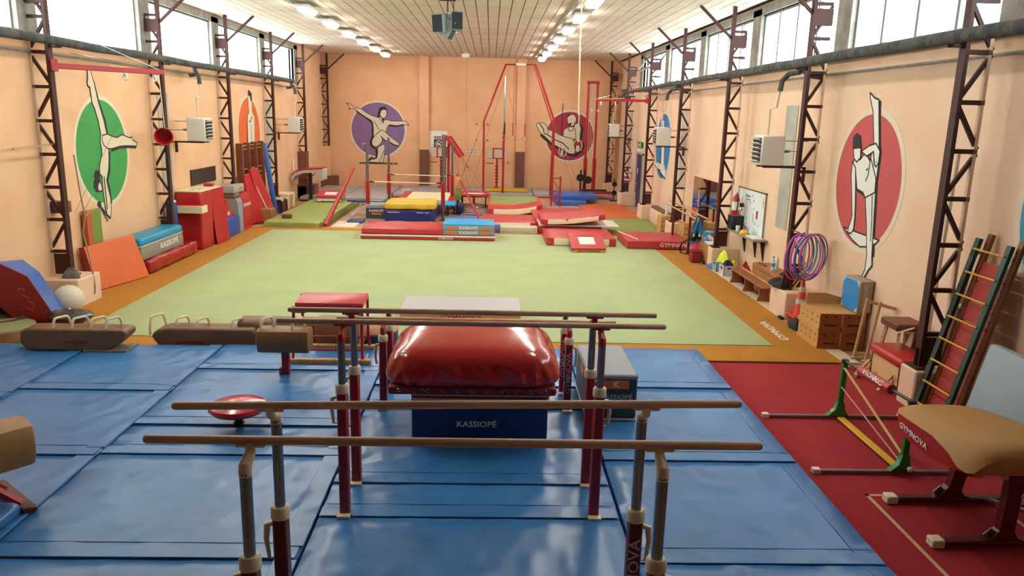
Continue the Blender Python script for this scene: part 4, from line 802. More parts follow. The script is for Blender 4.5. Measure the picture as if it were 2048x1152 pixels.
f_ = part(t, 'side_flap', redvinyl, True, rbox=(-.33, .5, -1.18, -.8, 1.05, 1.24, .03, 2)); part(f_, 'flap_edge', cream, True, rbox=(-.34, .51, -1.2, -1.17, 1.04, 1.24, .012, 1)); part(f_, 'flap_edge', cream, True, rbox=(.49, .515, -1.19, -.8, 1.04, 1.24, .012, 1))
o = slab('small_pad', redvinyl, -8.2, -7.95, 22.6, 22.8, 1.66, 1.74, .02); o.location = (0, -.4, -.02); tag(o, 'small red striped pad on top of the red mat tower', 'pad')
t = thing('foam_cube', 'blue foam cube on the floor beside the red mat tower', 'foam cube', (-8.0, 23.35, .05)); part(t, 'cube', mat('cobalt_vinyl', '2a55a0', .42, .2, 4), True, rbox=(-.3, .22, -.55, .6, 0, .55, .02, 2)); part(t, 'seam', mat('cobalt_vinyl', '2a55a0', .42), True, tube=([(.222,-.5,.05),(.222,.5,.4)], .006, 5))
o = MB().prism([(0,0),(.95,0),(.3,.55)], .4, (-8.3, 22.85, .605), (0,1,0), (0,0,1), (1,0,0)).build('wedge_mat', redvinyl); tag(o, 'small red wedge mat with white print on the blue foam cube', 'mat'); text('VA', letter, o, (-7.898, 23.3, .72), .18, (PI/2, 0, PI/2))
t = thing('vaulting_block', 'rounded brown topped vaulting block with red lettered cover', 'vaulting block', (-8.1, 24.5, .05))
prof = [(-.32,0),(.28,0),(.28,.9),(.2,1.12),(.05,1.2),(-.2,1.2),(-.32,1.1)]
part(t, 'grey_body', greym, True, prism=(prof, .5, (0,-.55,0))); part(t, 'red_cover', redvinyl, True, prism=([(x*1.04, z*1.01) for x, z in prof], .75, (0,-.1,0))); part(t, 'brown_top', brownl, True, rbox=(-.32, .24, -.57, -.05, 1.02, 1.22, .08, 3)); text('GYMNOVA', letter, t, (.297, .3, .78), .15, (PI/2, 0, PI/2)); part(t, 'caster', ivory, True, sphere=((.22, -.58, .05), .05, 10, 6))
o = slab('grey_case', mat('light_case', 'a4a6a2', .5), -8.36, -7.9, 23.9, 24.9, 1.272, 1.5, .02); tag(o, 'grey equipment case with orange mark on the vaulting block', 'case'); part(o, 'mark', orangep, False, box=(-7.9, -7.898, 24.35, 24.7, 1.34, 1.4))
o = MB().box(XL+.005, XL+.04, 22.05, 24.0, 1.66, 2.1).build('wall_screen', mat('dark_screen', '2c2a2c', .3)); tag(o, 'flat dark screen on the left wall above the red mats', 'screen')
# wall bars
wbw = mat('wall_bar_wood', '6e3a20', .45, .1, 12, .2, 4)
t = thing('wall_bars', 'dark wooden climbing wall bars with four uprights', 'wall bars', (-8.3, 27.0, 0))
for y in (-1.2, -.4, .4, 1.2): part(t, 'upright', wbw, True, rbox=(-.1, .14, y-.05, y+.05, 0, 2.72, .04, 2))
for z in (.3, .5, .7, .9, 1.1, 1.3, 1.48, 1.66, 1.84, 2.5, 2.62):
    for y in (-.8, 0, .8): part(t, 'rung', plywood, True, cyl=((.02, y-.36, z), (.02, y+.36, z), .016, 8))
slant('leaning_mat', 'red vinyl mat slumped on the wall bars, left of two', (-7.98, 25.7, .05), (-7.8, 26.6, .05), (-8.14, 26.4, 1.72), (-8.14, 25.75, 1.7), .06, redvinyl, redvinyl)
slant('leaning_mat', 'red vinyl mat with white mark slumped on the wall bars, right of two', (-7.86, 26.7, .05), (-7.72, 28.0, .05), (-8.1, 27.1, 1.85), (-8.12, 26.3, 1.85), .08, redvinyl, redvinyl)

o = MB().cyl((-7.74, 27.2, .1), (-8.06, 26.6, 1.3), .02, 8).build('pale_pole', white, None, True); tag(o, 'thin white pole leaning across the slumped red mats', 'pole')
o = MB().rbox(-.09, .09, -.2, .2, 0, 2.62, .05, 2).build('tall_mat', royal, None, True); o.location = (-7.92, 28.5, .03); o.rotation_euler = (0, -.12, .3); tag(o, 'tall narrow blue mat standing at the end of the wall bars', 'mat')
t = thing('cardboard_box', 'brown cardboard box with hand hole below the slumped red mats', 'box', (-7.72, 26.75, .05)); part(t, 'body', mat('cardboard', 'a5713c', .7), True, rbox=(-.2, .2, -.25, .25, 0, .42, .006, 1)); part(t, 'hand_hole', black, False, box=(.2, .202, -.08, .08, .28, .33))
o = slab('rust_mat', mat('rust_vinyl', '8e3218', .5), -7.9, -7.3, 26.2, 27.5, .0, .045, .01); tag(o, 'thin rust red mat under the cardboard box', 'mat')
t = thing('wheeled_frame', 'dark red wheeled box frame with white corner casters', 'trolley', (-7.95, 28.95, 0)); part(t, 'panel', mat('dark_mesh', '4a3a34', .6), False, box=(-.2, .2, -.3, .3, .08, .5))
for z in (.04, .5): part(t, 'frame_rail', maroon, True, rbox=(-.22, .22, -.36, -.3, z, z+.06, .01, 1)); part(t, 'frame_rail', maroon, True, rbox=(.2, .25, -.36, .36, z, z+.06, .01, 1))
for y in (-.36, .3): part(t, 'frame_post', maroon, True, rbox=(.2, .26, y, y+.06, .04, .56, .01, 1))
for y in (-.33, .33):
    for z in (.06, .54): part(t, 'caster', ivory, True, sphere=((.24, y, z), .045, 10, 6))
t = thing('white_cabinet', 'low cream cabinet by the lattice column past the wall bars', 'cabinet', (-8.15, 30.6, 0)); part(t, 'body', cream, True, rbox=(-.3, .3, -.45, .45, 0, .62, .01, 1)); part(t, 'door', plywood, True, rbox=(.3, .315, -.4, .1, .05, .57, .005, 1))
# brown boxing of the far left columns
for y, z1, m_ in ((34.55, 2.05, brownp), (39.47, 2.1, backm)): MB().box(XL, XL+.4, y-.2, y+.2, .57, z1).build('column_boxing', m_, wl)
for y in (34.55, 39.3): MB().box(XL, XL+.75, y-.42, y+.4, 0, .62).build('brown_plinth', brownp, wl)
# far vaulting table
t = thing('vault_table', 'far grey vaulting table with red top on a dark column', 'vaulting table', (-7.7, 33.2, 0))
for k in range(1):
    prof = [(-.68,1.12),(-.5,1.28),(-.2,1.36),(.6,1.42),(.64,1.36),(.62,.95),(.5,.93),(.46,1.28),(-.2,1.24),(-.52,1.12),(-.66,.92),(-.74,.96)]
    part(t, 'grey_body', mat('pale_grey_vinyl', 'b8b4aa', .5), True, prism=(prof, .9, (0,-.45,0)))
    part(t, 'red_top', redvinyl, True, prism=([(-.68,1.13),(-.5,1.29),(-.2,1.37),(.6,1.43),(.6,1.47),(-.2,1.42),(-.5,1.34),(-.7,1.17)], .92, (0,-.46,0)))
part(t, 'column', black, True, rbox=(-.07, .07, -.07, .07, .05, 1.24, .01, 1)); part(t, 'crank_arm', maroon, True, rbox=(-.5, -.05, -.03, .03, .88, .94, .01, 1)); part(t, 'base_bar', maroon, True, rbox=(-.5, .12, -.06, .06, 0, .08, .01, 1)); part(t, 'base_bar', black, True, rbox=(-.06, .06, -.45, .45, 0, .08, .01, 1))
for a_ in (-.22, .22): part(t, 'brace', black, True, bar=((0, 0, 1.0), (a_, 0, 1.22), .03, .03))
o = MB().cyl((-8.46, 33.4, 1.3), (-8.46, 33.4, 1.75), .04, 8).build('wall_tube', white, None, True); tag(o, 'short white tube on the wall above the far vaulting table', 'tube')
# mallet
t = thing('mallet', 'wooden mallet lying on the green runway mat', 'mallet', (-6.9, 26.15, .23)); part(t, 'head', brownp, True, rbox=(-.16, .16, -.12, .12, 0, .14, .03, 2)); part(t, 'shaft', MATS['pale_wood'], True, cyl=((0, 0, .07), (-.95, .95, .05), .02, 8))
# ropes, pulleys, arm and bucket on the left wall
def wall_arm(loc, L, dirx, label, rz=0):
    t = thing('pulley_arm', label, 'pulley arm', loc, rz)
    part(t, 'arm', redpaint, True, rbox=(0, L, -.03, .03, -.05, .05, .01, 1)); part(t, 'mount', redpaint, True, rbox=(-.06, .06, -.08, .08, -.1, .12, .01, 1))
    for f in (.62, .9): part(t, 'pulley', white, True, tube=([(L*f+.0, .06*math.cos(2*PI*k/12), -.13+.06*math.sin(2*PI*k/12)) for k in range(12)], .02, 6, True)); part(t, 'pulley_hook', chrome, True, cyl=((L*f, 0, -.05), (L*f, 0, -.13), .01, 5))
    part(t, 'rope', mat('pale_rope', 'd8c8a4', .8), True, cyl=((L*.5, .04, .06), (L, .03, .02), .012, 5)); part(t, 'tie_wire', chrome, True, cyl=((L*.95, 0, .05), (0, .0, .75), .007, 5)); part(t, 'tie_wire', chrome, True, cyl=((L*.95, 0, .05), (.1, 2.0, .5), .006, 5)); return t
wall_arm((-8.1, 14.87, 4.53), 2.15, 1, 'red swinging pulley arm on the left lattice column', 52); wall_arm((5.92, 29.63, 4.5), 1.95, -1, 'red swinging pulley arm on the right lattice column', 178)
t = thing('bucket', 'red plastic bucket hanging on its side from the column rope', 'bucket', (-7.85, 18.9, 3.14)); b = MB().lathe([(.14,.34),(.02,.34)], (0,0,0), 20).lathe([(.14,.34),(.17,.17),(.205,.0),(.19,.0),(.155,.17),(.125,.33)], (0,0,0), 20); q = b.build('body', mat('bucket_scarlet', 'b81c26', .35), t, True); q.rotation_euler = (-PI/2+.15, 0, .35); part(t, 'rim', mat('bucket_scarlet', 'b81c26', .35), True, tube=([(.205*math.cos(2*PI*k/20), 0, .205*math.sin(2*PI*k/20)) for k in range(20)], .014, 6, True)).rotation_euler = (.15, 0, .35)
part(t, 'hanging_rope', MATS['pale_rope'], True, cyl=((0, .1, .15), (-.05, .1, 1.45), .012, 6))
roped = mat('dark_rope', 'a08a70', .9, .3, 60)
t = thing('climbing_rope', 'knotted rope hanging down the nearest left column to the plinth', 'rope', (-7.98, 15.0, 0)); part(t, 'strand', roped, True, tube=([(.0,.05,2.9),(.02,.1,2.2),(.06,.12,1.7),(.02,.05,1.4),(.08,.1,.9),(.14,.05,.62),(.17,.03,.35),(.17,.0,.18)], .015, 7)); part(t, 'tail', roped, True, tube=([(.06,.12,1.7),(.1,.3,1.8),(.08,.6,1.75)], .01, 6))
for i, (y0, y1, z0, z1) in enumerate(((15.3, 17.9, 1.75, 3.4), (15.5, 17.0, 1.65, 2.3))): 
    o = MB().cyl((-8.2, y0, z0), (-8.46, y1, z1), .004, 5).build('stay_wire', wire); tag(o, ('long', 'short')[i]+' thin stay wire across the green disc mural', 'wire')
heap('rope_coil', 'coil of grey rope on the plinth of the nearest left column', 'rope', (-8.05, 14.68, .572), .16, .14, .16, mat('grey_rope', '6e6a60', .9, .6, 30), 61)
o = MB().bar((-8.25, 14.9, 3.1), (-8.3, 13.7, 3.06), .03, .03).build('wall_rod', MATS['pale_wood'], None, True); tag(o, 'short wooden rod with hook fixed across the nearest left column', 'rod')
o = MB().rbox(-8.48, -8.2, 14.95, 15.2, 1.78, 2.0, .01, 1).build('wall_box', brownp, None, True); tag(o, 'small brown box on the nearest left lattice column', 'box')
# ================================================================== far apparatus
def padmat(name, label, x0, x1, y0, y1, z0, z1, top, front, lift=None, corner=None, cat='mat', seed=0, sag=0, wr=.006):
    t = thing(name, label, cat, ((x0+x1)/2, (y0+y1)/2, z0)); hx, hy, h = (x1-x0)/2, (y1-y0)/2, z1-z0
    soft('cover', top, -hx, hx, -hy, hy, 0, h, .03, wr, t, seed=seed, lift=lift, sag=sag)
    if front:
        n = 14; b = MB()
        for i in range(n+1):
            x = -hx+.22+(2*hx-.44)*i/n; l = lift(x/hx, -1) if lift else 0
            b.v += [(x, -hy-.012, .02+l), (x, -hy-.012, h-.03+l), (x, -hy-.004, h-.02+l)]
        for i in range(n):
            for j in range(2): b.f.append((i*3+j, (i+1)*3+j, (i+1)*3+j+1, i*3+j+1))
        b.build('front_panel', front, t, True)
    return t
rosy = mat('coral_red_vinyl', 'c03840', .38, .7, 2.0, .06, 2, ridge=1, bdist=.04)
padmat('landing_mat', 'long low red mat with white stripe at the back of the green floor', -3.92, .19, 23.15, 24.75, .055, .2, rosy, None, seed=1, wr=.002)

t = [q for q in bpy.data.objects if q.get('label', '').startswith('long low red mat')][0]
part(t, 'white_stripe', white, True, rbox=(-2.05, 2.05, -.82, -.79, .1, .15, .006, 1)); text('GYMNOVA', letter, t, (.55, -.812, .055), .09)
padmat('landing_mat', 'crumpled red mat lying on the left half of the long low mat', -3.9, -1.42, 23.2, 24.95, .205, .38, rosy, None, seed=2, wr=.012)
for i in range(2):
    t = thing('foam_block', ('lower', 'upper')[i]+' turquoise topped grey lettered block on the long low mat', 'foam block', (-.63, 23.95, .205+.15*i), 0, 'two turquoise blocks on the long mat')
    part(t, 'body', greym, True, rbox=(-.8, .8, -.7, .7, 0, .148, .015, 1)); text('KASSIOPÉ', letter, t, (0, -.702, .08), .12, width=1.1)
    for x in (-.52, .52): part(t, 'badge', orangep, False, box=(x-.14, x+.14, -.704, -.7, .04, .11))
    if i: part(t, 'top_pad', mat('sky_turquoise', '26a4dc', .4), True, rbox=(-.78, .78, -.68, .7, .148, .19, .02, 2))
padmat('landing_mat', 'red mat with cream front, left of the red mat pile', -.25, 1.6, 25.5, 27.6, 0, .34, rosy, cream, seed=3)
padmat('landing_mat', 'red mat with cream front curling up at its right end', -.05, 2.05, 29.5, 31.0, .05, .3, rosy, cream, lift=lambda x, y: .22*max(0, (x+.3)/1.3)**2, seed=4)
padmat('landing_mat', 'broad crumpled red mat in the middle of the mat pile', 1.62, 3.75, 25.0, 30.2, 0, .3, rosy, None, seed=5, wr=.014)
padmat('landing_mat', 'white topped mat under the curled red mat', 1.66, 4.3, 24.9, 26.4, .305, .36, white, None, seed=6, wr=.003)
padmat('landing_mat', 'red mat with cream front, tilted on top of the mat pile', 1.7, 3.8, 24.75, 26.8, .37, .56, rosy, cream, lift=lambda x, y: .2*max(0, (x+.6)/1.6)**1.6-.01*y, seed=7, wr=.012)
padmat('landing_mat', 'red mat with cream and red front under the trampette', 1.74, 3.84, 22.6, 24.6, .055, .3, rosy, cream, seed=8)
padmat('landing_mat', 'thick red lettered mat at the right edge of the green floor', 4.12, 6.0, 22.3, 24.2, .055, .3, rosy, None, seed=9)
t = [q for q in bpy.data.objects if q.get('label', '').startswith('thick red lettered')][0]; text('GYMNOVA', letter, t, (.5, -.958, .13), .16, width=1.2); part(t, 'flap_edge', cream, True, bar=((-.92, .8, .255), (-.6, -.7, .255), .05, .012))
def trampette(loc, rz, label, basem, s=1, tilt=.24):
    t = thing('trampette', label, 'trampette', loc, rz); g_ = []
    fr = MB(); o_ = [(-.5,-.5),(.5,-.5),(.5,.5),(-.5,.5)]; i_ = [(-.24,-.24),(.24,-.24),(.24,.3),(-.24,.3)]
    vs = [(x, y, .2) for x, y in o_]+[(x, y, .2) for x, y in i_]+[(x, y, .14) for x, y in o_]+[(x, y, .14) for x, y in i_]
    fr.add(vs, [(0,1,5,4),(1,2,6,5),(2,3,7,6),(3,0,4,7),(8,12,13,9),(9,13,14,10),(10,14,15,11),(11,15,12,8),(0,8,9,1),(1,9,10,2),(2,10,11,3),(3,11,8,0),(4,5,13,12),(5,6,14,13),(6,7,15,14),(7,4,12,15)])
    a = [fr.build('frame_pad', rosy, t, True), part(t, 'jumping_bed', white, False, box=(-.25, .25, -.25, .31, .165, .175))]
    for q in a: q.rotation_euler = (tilt, 0, 0); q.location = (0, 0, .08)
    part(t, 'front_rail', basem, True, rbox=(-.46, .46, -.5, -.44, .02, .1, .01, 1))
    for x in (-.42, .32): part(t, 'front_foot', basem, True, rbox=(x, x+.12, -.52, -.42, 0, .06, .01, 1))
    for x in (-.42, .42): part(t, 'rear_leg', chrome, True, cyl=((x, .46, .0), (x, .44, .36), .02, 8))
    part(t, 'label_strip', white, False, box=(-.15, .15, -.45, -.42, .145, .15)).location = (0, 0, .0); t.scale = (s, s, s); return t
trampette((2.86, 22.05, .055), 2, 'red framed trampette with white bed and yellow feet, on the green floor', yel, 1.0, .3); trampette((-6.5, 31.6, .25), 0, 'red framed trampette with white bed on the green runway mat', white, 1.05, .16)
# mats on the hall floor
o = slab('folding_mat', mat('rust_orange_vinyl', 'd0672e', .5, .15, 2, .05, 1), 3.95, 6.0, 29.4, 34.1, 0, .06, .015); tag(o, 'large flat orange mat on the floor near the dark blue door', 'mat')
o = slab('folding_mat', mat('moss_vinyl', '8a9a52', .6, .15, 2, .05, 1), 3.9, 6.05, 25.7, 29.35, 0, .05, .015); tag(o, 'flat moss green mat between the orange mat and the red mats', 'mat')
t = thing('runway_mat', 'long sagging green runway mat beside the uneven bars', 'mat', (-6.55, 28.6, 0)); soft('cover', mat('runway_green', '98a458', .6, .25, 2, .06, 1), -.92, .92, -3.3, 3.6, 0, .22, .05, .012, t, seed=12, cuts=16)
part(t, 'side_fold', mat('runway_green_side', '77823c', .6), True, bar=((.94, -3.2, .1), (1.1, 3.4, .1), .06, .16))
part(t, 'wood_edge', mat('rust_vinyl', '8e3218', .5), True, rbox=(-1.3, -.95, -1.0, 2.9, 0, .05, .01, 1))
t = thing('folding_mat', 'green mat with orange border lying tilted behind the red mats', 'mat', (1.05, 32.4, 0)); q = part(t, 'border', orangem, True, rbox=(-1.12, 1.12, -1.7, 1.7, .26, .32, .02, 1)); part(t, 'green_field', mat('sage_vinyl', '8d9c5e', .6), True, rbox=(-1.0, .98, -1.35, 1.66, .32, .328, .003, 1)); part(t, 'under_pad', redvinyl, True, rbox=(-1.05, 1.1, -1.5, 1.72, 0, .26, .02, 1)); part(t, 'front_band', orangem, True, rbox=(-.7, 1.1, -1.74, -1.7, .18, .3, .01, 1))
o = slab('folding_mat', mat('periwinkle_vinyl', '5f78c0', .5, .15, 3), -1.5, -.35, 26.9, 29.2, 0, .05, .015); tag(o, 'flat periwinkle blue mat behind the turquoise blocks', 'mat')
o = slab('folding_mat', mat('slate_blue_vinyl', '5a649c', .5), -.95, -.05, 29.6, 30.8, 0, .05, .015); tag(o, 'small slate blue mat in front of the far trampette', 'mat')
o = slab('folding_mat', mat('violet_blue_vinyl', '6a70b4', .5), -.3, .35, 25.0, 25.45, 0, .3, .01); tag(o, 'violet blue box mat right of the turquoise blocks', 'mat')
o = slab('foam_block', mat('dull_cream_vinyl', 'c9bfa8', .5, .1, 4), .36, 1.6, 24.9, 25.46, 0, .25, .01); tag(o, 'pale cream mat front between the violet box and the mat pile', 'mat')
o = slab('folding_mat', MATS['deep_blue_vinyl'], -5.0, -4.45, 26.8, 27.5, 0, .08, .015); tag(o, 'small dark blue mat by the foot of the uneven bars', 'mat')
for i, (x0, x1, y0, y1, z0, z1) in enumerate(((2.95, 4.3, 33.6, 34.9, 0, .2), (2.9, 4.85, 34.2, 36.0, .2, .42))):
    o = slab('folding_mat', royal, x0, x1, y0, y1, z0, z1, .03); tag(o, ('lower', 'upper')[i]+' royal blue mat of the stack beside the weight bench', 'mat', 'royal blue mats by the weight bench')
# yellow and blue pile, grey block
t = thing('crash_mat', 'thick navy crash mat with pale straps under the yellow mat', 'mat', (-2.86, 28.4, 0)); soft('cover', mat('navy_crash', '1a2c74', .4, .4, 4), -.9, .9, -1.0, 1.0, 0, .44, .06, .014, t, seed=14)
for x in (-.55, .5): part(t, 'strap', letgrey, True, rbox=(x-.25, x+.2, -1.015, -.995, .33, .36, .004, 1))
o = soft('crash_mat', mat('yellow_vinyl', 'd8b83c', .5, .9, 3, .05, 2, ridge=1, bdist=.05), -3.78, -1.92, 27.38, 29.2, .44, .69, .09, .014, seed=15, sag=.05, cuts=14); tag(o, 'crumpled yellow mat on top of the navy crash mat', 'mat')
t = thing('foam_block', 'grey and charcoal lettered foam block left of the yellow mat', 'foam block', (-4.12, 28.2, 0)); part(t, 'body', darkgrey, True, rbox=(-.36, .36, -.45, .45, .04, .44, .01, 1)); part(t, 'top_pad', greym, True, rbox=(-.37, .37, -.46, .46, .43, .56, .015, 1)); part(t, 'base_trim', MATS['light_grey_trim'], True, rbox=(-.37, .37, -.46, .46, 0, .045, .01, 1)); text('KASSIOPÉ', letter, t, (.02, -.454, .34), .12); part(t, 'badge', orangep, False, box=(-.15, .2, -.456, -.45, .2, .26))
t = thing('springboard', 'blue topped springboard tilted on a white leg by the grey block', 'springboard', (-4.55, 29.2, 0)); b = MB().prism([(-.85,-.12),(-.3,-.3),(.6,-.25),(.85,0),(.6,.25),(-.3,.3),(-.85,.12)], .05, (0,0,.5), (1,0,0), (0,1,0), (0,0,1)); b.build('board', MATS['deep_blue_vinyl'], t, True); part(t, 'white_stripe', white, False, box=(-.1, .5, -.06, .06, .551, .555)); part(t, 'leg', white, True, bar=((-.15, 0, .5), (-.62, -.4, .01), .05, .05)); part(t, 'leg', white, True, bar=((.3, .1, .5), (.6, .3, .01), .05, .05)); part(t, 'edge_rim', white, True, bar=((-.85, -.1, .49), (-.1, -.3, .49), .03, .03))
# uneven / high bars
for Y, nm, zt in ((28.0, 'front', (2.76, 3.1)), (31.5, 'rear', (2.84, 2.76))):
    xs = (-4.43, -1.7) if Y == 28 else (-4.12, -1.54); t = thing('high_bar', '%s high bar on red and steel posts, left of the ring frame' % nm, 'high bar', ((xs[0]+xs[1])/2, Y, 0)); hx = (xs[1]-xs[0])/2
    for s, z1 in zip((-1, 1), zt):
        x = s*hx; part(t, 'lower_tube', metalgrey, True, cyl=((x, 0, 0), (x, 0, .6), .05, 12)); part(t, 'post', redpaint, True, rbox=(x-.07, x+.07, -.06, .06, .55, 1.4, .015, 1)); part(t, 'upper_tube', metalgrey, True, cyl=((x, 0, 1.4), (x, 0, z1), .05, 12)); part(t, 'floor_plate', steel, True, rbox=(x-.12, x+.12, -.12, .12, 0, .02, .005, 1)); part(t, 'clamp', black, True, rbox=(x-s*.12-.04, x-s*.12+.04, -.03, .03, 1.34, 1.4, .01, 1))
        part(t, 'stay_wire', wire, True, cyl=((x, 0, z1-.05), (x*1.35, 2.6 if Y > 30 else 1.8, .02), .006, 5))
    part(t, 'rail', ivory, True, cyl=((-hx+.1, 0, 1.37), (hx-.1, 0, 1.35), .02, 10))
    for s in (-1, 1): part(t, 'rail_socket', black, True, cyl=((s*(hx-.24), 0, 1.36), (s*(hx-.1), 0, 1.36), .026, 8))
    if Y == 28: part(t, 'top_hook', chrome, True, tube=([(-hx, 0, 2.74), (-hx-.14, 0, 2.72), (-hx-.16, 0, 2.55)], .02, 6)); [part(t, 'height_notch', steel, True, rbox=(hx-.1, hx-.04, -.05, .0, 1.5+.13*k, 1.55+.13*k, .01, 1)) for k in range(7)]
def redpole(p, q, r1, r2, label):
    o = MB().tube([p, q], [r1, r2], 10).build('stay_pole', redpaint, None, True); return tag(o, label, 'pole')
redpole((-5.5, 25.6, .06), (-5.4, 30.5, 1.62), .09, .06, 'long red inclined stay pole left of the uneven bars'); redpole((-.28, 27.4, .05), (-1.36, 31.8, 1.42), .05, .04, 'red inclined stay pole right of the uneven bars')
t = thing('padded_beam', 'red padded beam hanging at a slant above the high bar', 'padded beam', (-1.7, 35.0, 2.35)); part(t, 'pad', redvinyl, True, bar=((-.3, 0, .5), (.36, 0, -.42), .28, .16)); part(t, 'pad', redvinyl, True, bar=((-.12, .2, .5), (.5, .2, -.36), .1, .1)); part(t, 'post', metalgrey, True, cyl=((-.34, .0, .55), (-.34, 0, -2.35), .05, 10)); part(t, 'post', redpaint, True, cyl=((-.2, .3, .5), (-.2, .3, -2.35), .06, 10))
for i in range(3): part(t, 'stay_wire', wire, True, cyl=((.4, 0, -.4), (1.0+.5*i, -1.5-.5*i, -2.33), .006, 5))
# pit trampoline with cream bed
t = thing('landing_trampoline', 'low trampoline with cream bed and red side pads behind the yellow mat', 'trampoline', (-2.5, 31.9, 0)); part(t, 'cover_leg', steel, True, cyl=((-.9, -2.5, 0), (-.9, -2.5, .4), .03, 8)); part(t, 'cover_leg', steel, True, cyl=((.9, -2.5, 0), (.9, -2.5, .4), .03, 8)); part(t, 'bed', cream, True, rbox=(-.85, .85, -1.6, 1.4, .46, .5, .01, 1)); part(t, 'side_pad', redvinyl, True, rbox=(-1.15, -.85, -1.6, 1.5, .42, .52, .02, 1)); part(t, 'side_pad', redvinyl, True, rbox=(.85, 1.15, -1.6, 1.5, .42, .52, .02, 1)); part(t, 'blue_cover', mat('sky_turquoise', '26a4dc', .4), True, rbox=(-1.15, 1.2, -2.8, -1.3, .4, .48, .03, 2))
for x in (-1.1, 1.1):
    for y in (-1.5, 1.4): part(t, 'leg', steel, True, cyl=((x, y, 0), (x, y, .44), .03, 8))
part(t, 'end_frame', white, True, tube=([(-1.2, .95, 0), (-1.2, .95, .62), (-.9, .95, .64)], .02, 6)); part(t, 'side_bag', mat('dark_blue_bag', '1e2a52', .6, .3, 8), True, rbox=(1.2, 1.5, -2.2, -1.2, .05, .4, .08, 3))
# grey landing area
for i, (x0, x1, y0, y1) in enumerate(((-8.2, -6.4, 33.2, 38.6), (-6.38, -4.5, 33.2, 39.7), (-4.48, -1.5, 35.4, 39.5), (-1.48, 2.1, 36.4, 39.5), (2.12, 5.9, 36.6, 39.7))):
    t = thing('landing_mat', 'grey landing mat along the back wall, %s from the left' % ('first', 'second', 'third', 'fourth', 'fifth')[i], 'mat', ((x0+x1)/2, (y0+y1)/2, 0), 0, 'grey landing mats along the back wall')
    hx, hy = (x1-x0)/2-.01, (y1-y0)/2; part(t, 'cover', mat('ash_grey_vinyl', 'a29d9c', .55, .2, 2, .08, 1), True, rbox=(-hx, hx, -hy, hy, 0, .2, .04, 2)); part(t, 'front_trim', rosy, True, rbox=(-hx, hx, -hy-.02, -hy+.02, .0, .08, .01, 1))
# mini trampoline far
t = thing('mini_trampoline', 'small red rimmed mini trampoline with white bed in front of the ring frame', 'trampoline', (-.66, 32.7, 0)); part(t, 'pad', redvinyl, True, tube=([(.62*math.cos(2*PI*k/24), .7*math.sin(2*PI*k/24), .52) for k in range(24)], .07, 8, True)); part(t, 'bed', white, True, lathe=([(.56,.5),(.56,.52),(.02,.52)], (0,0,0), 24))
for k in range(6): part(t, 'leg', steel, True, cyl=((.58*math.cos(PI/3*k+.5), .65*math.sin(PI/3*k+.5), .5), (.58*math.cos(PI/3*k+.5), .65*math.sin(PI/3*k+.5), 0), .025, 6))
part(t, 'floor_ring', chrome, True, tube=([(.58*math.cos(2*PI*k/16), .65*math.sin(2*PI*k/16), .03) for k in range(16)], .02, 6, True))
t = thing('padded_post', 'upright orange and green padded post beside the high bar', 'padded post', (-1.28, 31.2, 0)); part(t, 'orange_pad', mat('apricot_vinyl', 'd49458', .5), True, rbox=(-.12, .12, -.1, .1, .85, 1.35, .05, 2)); part(t, 'green_pad', MATS['grass_vinyl'], True, rbox=(-.13, .13, -.11, .11, .4, .85, .03, 2)); part(t, 'foot', black, True, rbox=(-.05, .05, -.05, .05, 0, .4, .01, 1)); part(t, 'foot_bar', black, True, rbox=(-.2, .35, -.04, .04, 0, .04, .01, 1))
for i, y in enumerate((29.6, 30.4)):
    o = slab('beam_plank', plywood, -1.1-.1*i, .2, y, y+.12, 0, .06, .01); tag(o, ('near', 'far')[i]+' pale wooden plank on the floor before the mini trampoline', 'plank')
# ring frame
t = thing('gymnastic_rings', 'tall red ring frame with bent legs in front of the back wall', 'ring frame', (1.3, 36.0, .2)); 
part(t, 'frame_tube', redpaint, True, tube=([(-1.6, 0, 0), (-1.62, 0, 3.35), (-.66, 0, 5.88), (.7, 0, 5.9), (1.6, 0, 3.5), (1.55, 0, 0)], .05, 10)); part(t, 'crossbar_sleeve', white, True, cyl=((-.2, 0, 5.9), (.25, 0, 5.9), .055, 10)); part(t, 'diagonal_tube', redpaint, True, tube=([(.62, .02, 5.85), (1.62, -.4, 3.0), (1.6, -.5, .02)], .035, 8))
for s in (-1, 1):
    c = part(t, 'ring_cable', wire, True, cyl=((s*.28, 0, 5.88), (s*.28, 0, 3.3), .01, 5)); part(t, 'ring_strap', redpaint, True, cyl=((s*.28, 0, 3.3), (s*.28, 0, 2.72), .028, 6)); part(t, 'ring', plywood, True, tube=([(s*.28+.12*math.cos(2*PI*k/20), 0, 2.6+.12*math.sin(2*PI*k/20)) for k in range(20)], .016, 6, True))
    for y in (-2.6, 2.6): part(t, 'stay_wire', wire, True, cyl=((s*1.6, 0, 3.4), (s*3.0, y*.9, -.18), .006, 5))
t = thing('ring_mast', 'slim red and steel mast with a single ring beside the ring frame', 'mast', (.62, 36.6, .2)); part(t, 'lower_mast', redpaint, True, cyl=((0, 0, 0), (0, 0, 2.9), .055, 10)); part(t, 'upper_mast', metalgrey, True, cyl=((0, 0, 2.9), (.02, 0, 5.4), .035, 8)); part(t, 'strap', black, True, cyl=((.04, -.08, 3.3), (.04, -.08, 2.72), .03, 6)); part(t, 'ring', plywood, True, tube=([(.04+.12*math.cos(2*PI*k/20), -.08, 2.6+.12*math.sin(2*PI*k/20)) for k in range(20)], .016, 6, True)); part(t, 'stay_wire', wire, True, cyl=((0, 0, 5.3), (-1.6, .8, .0), .006, 5)); part(t, 'stay_wire', wire, True, cyl=((0, 0, 5.2), (.6, 0, 3.2), .006, 5))
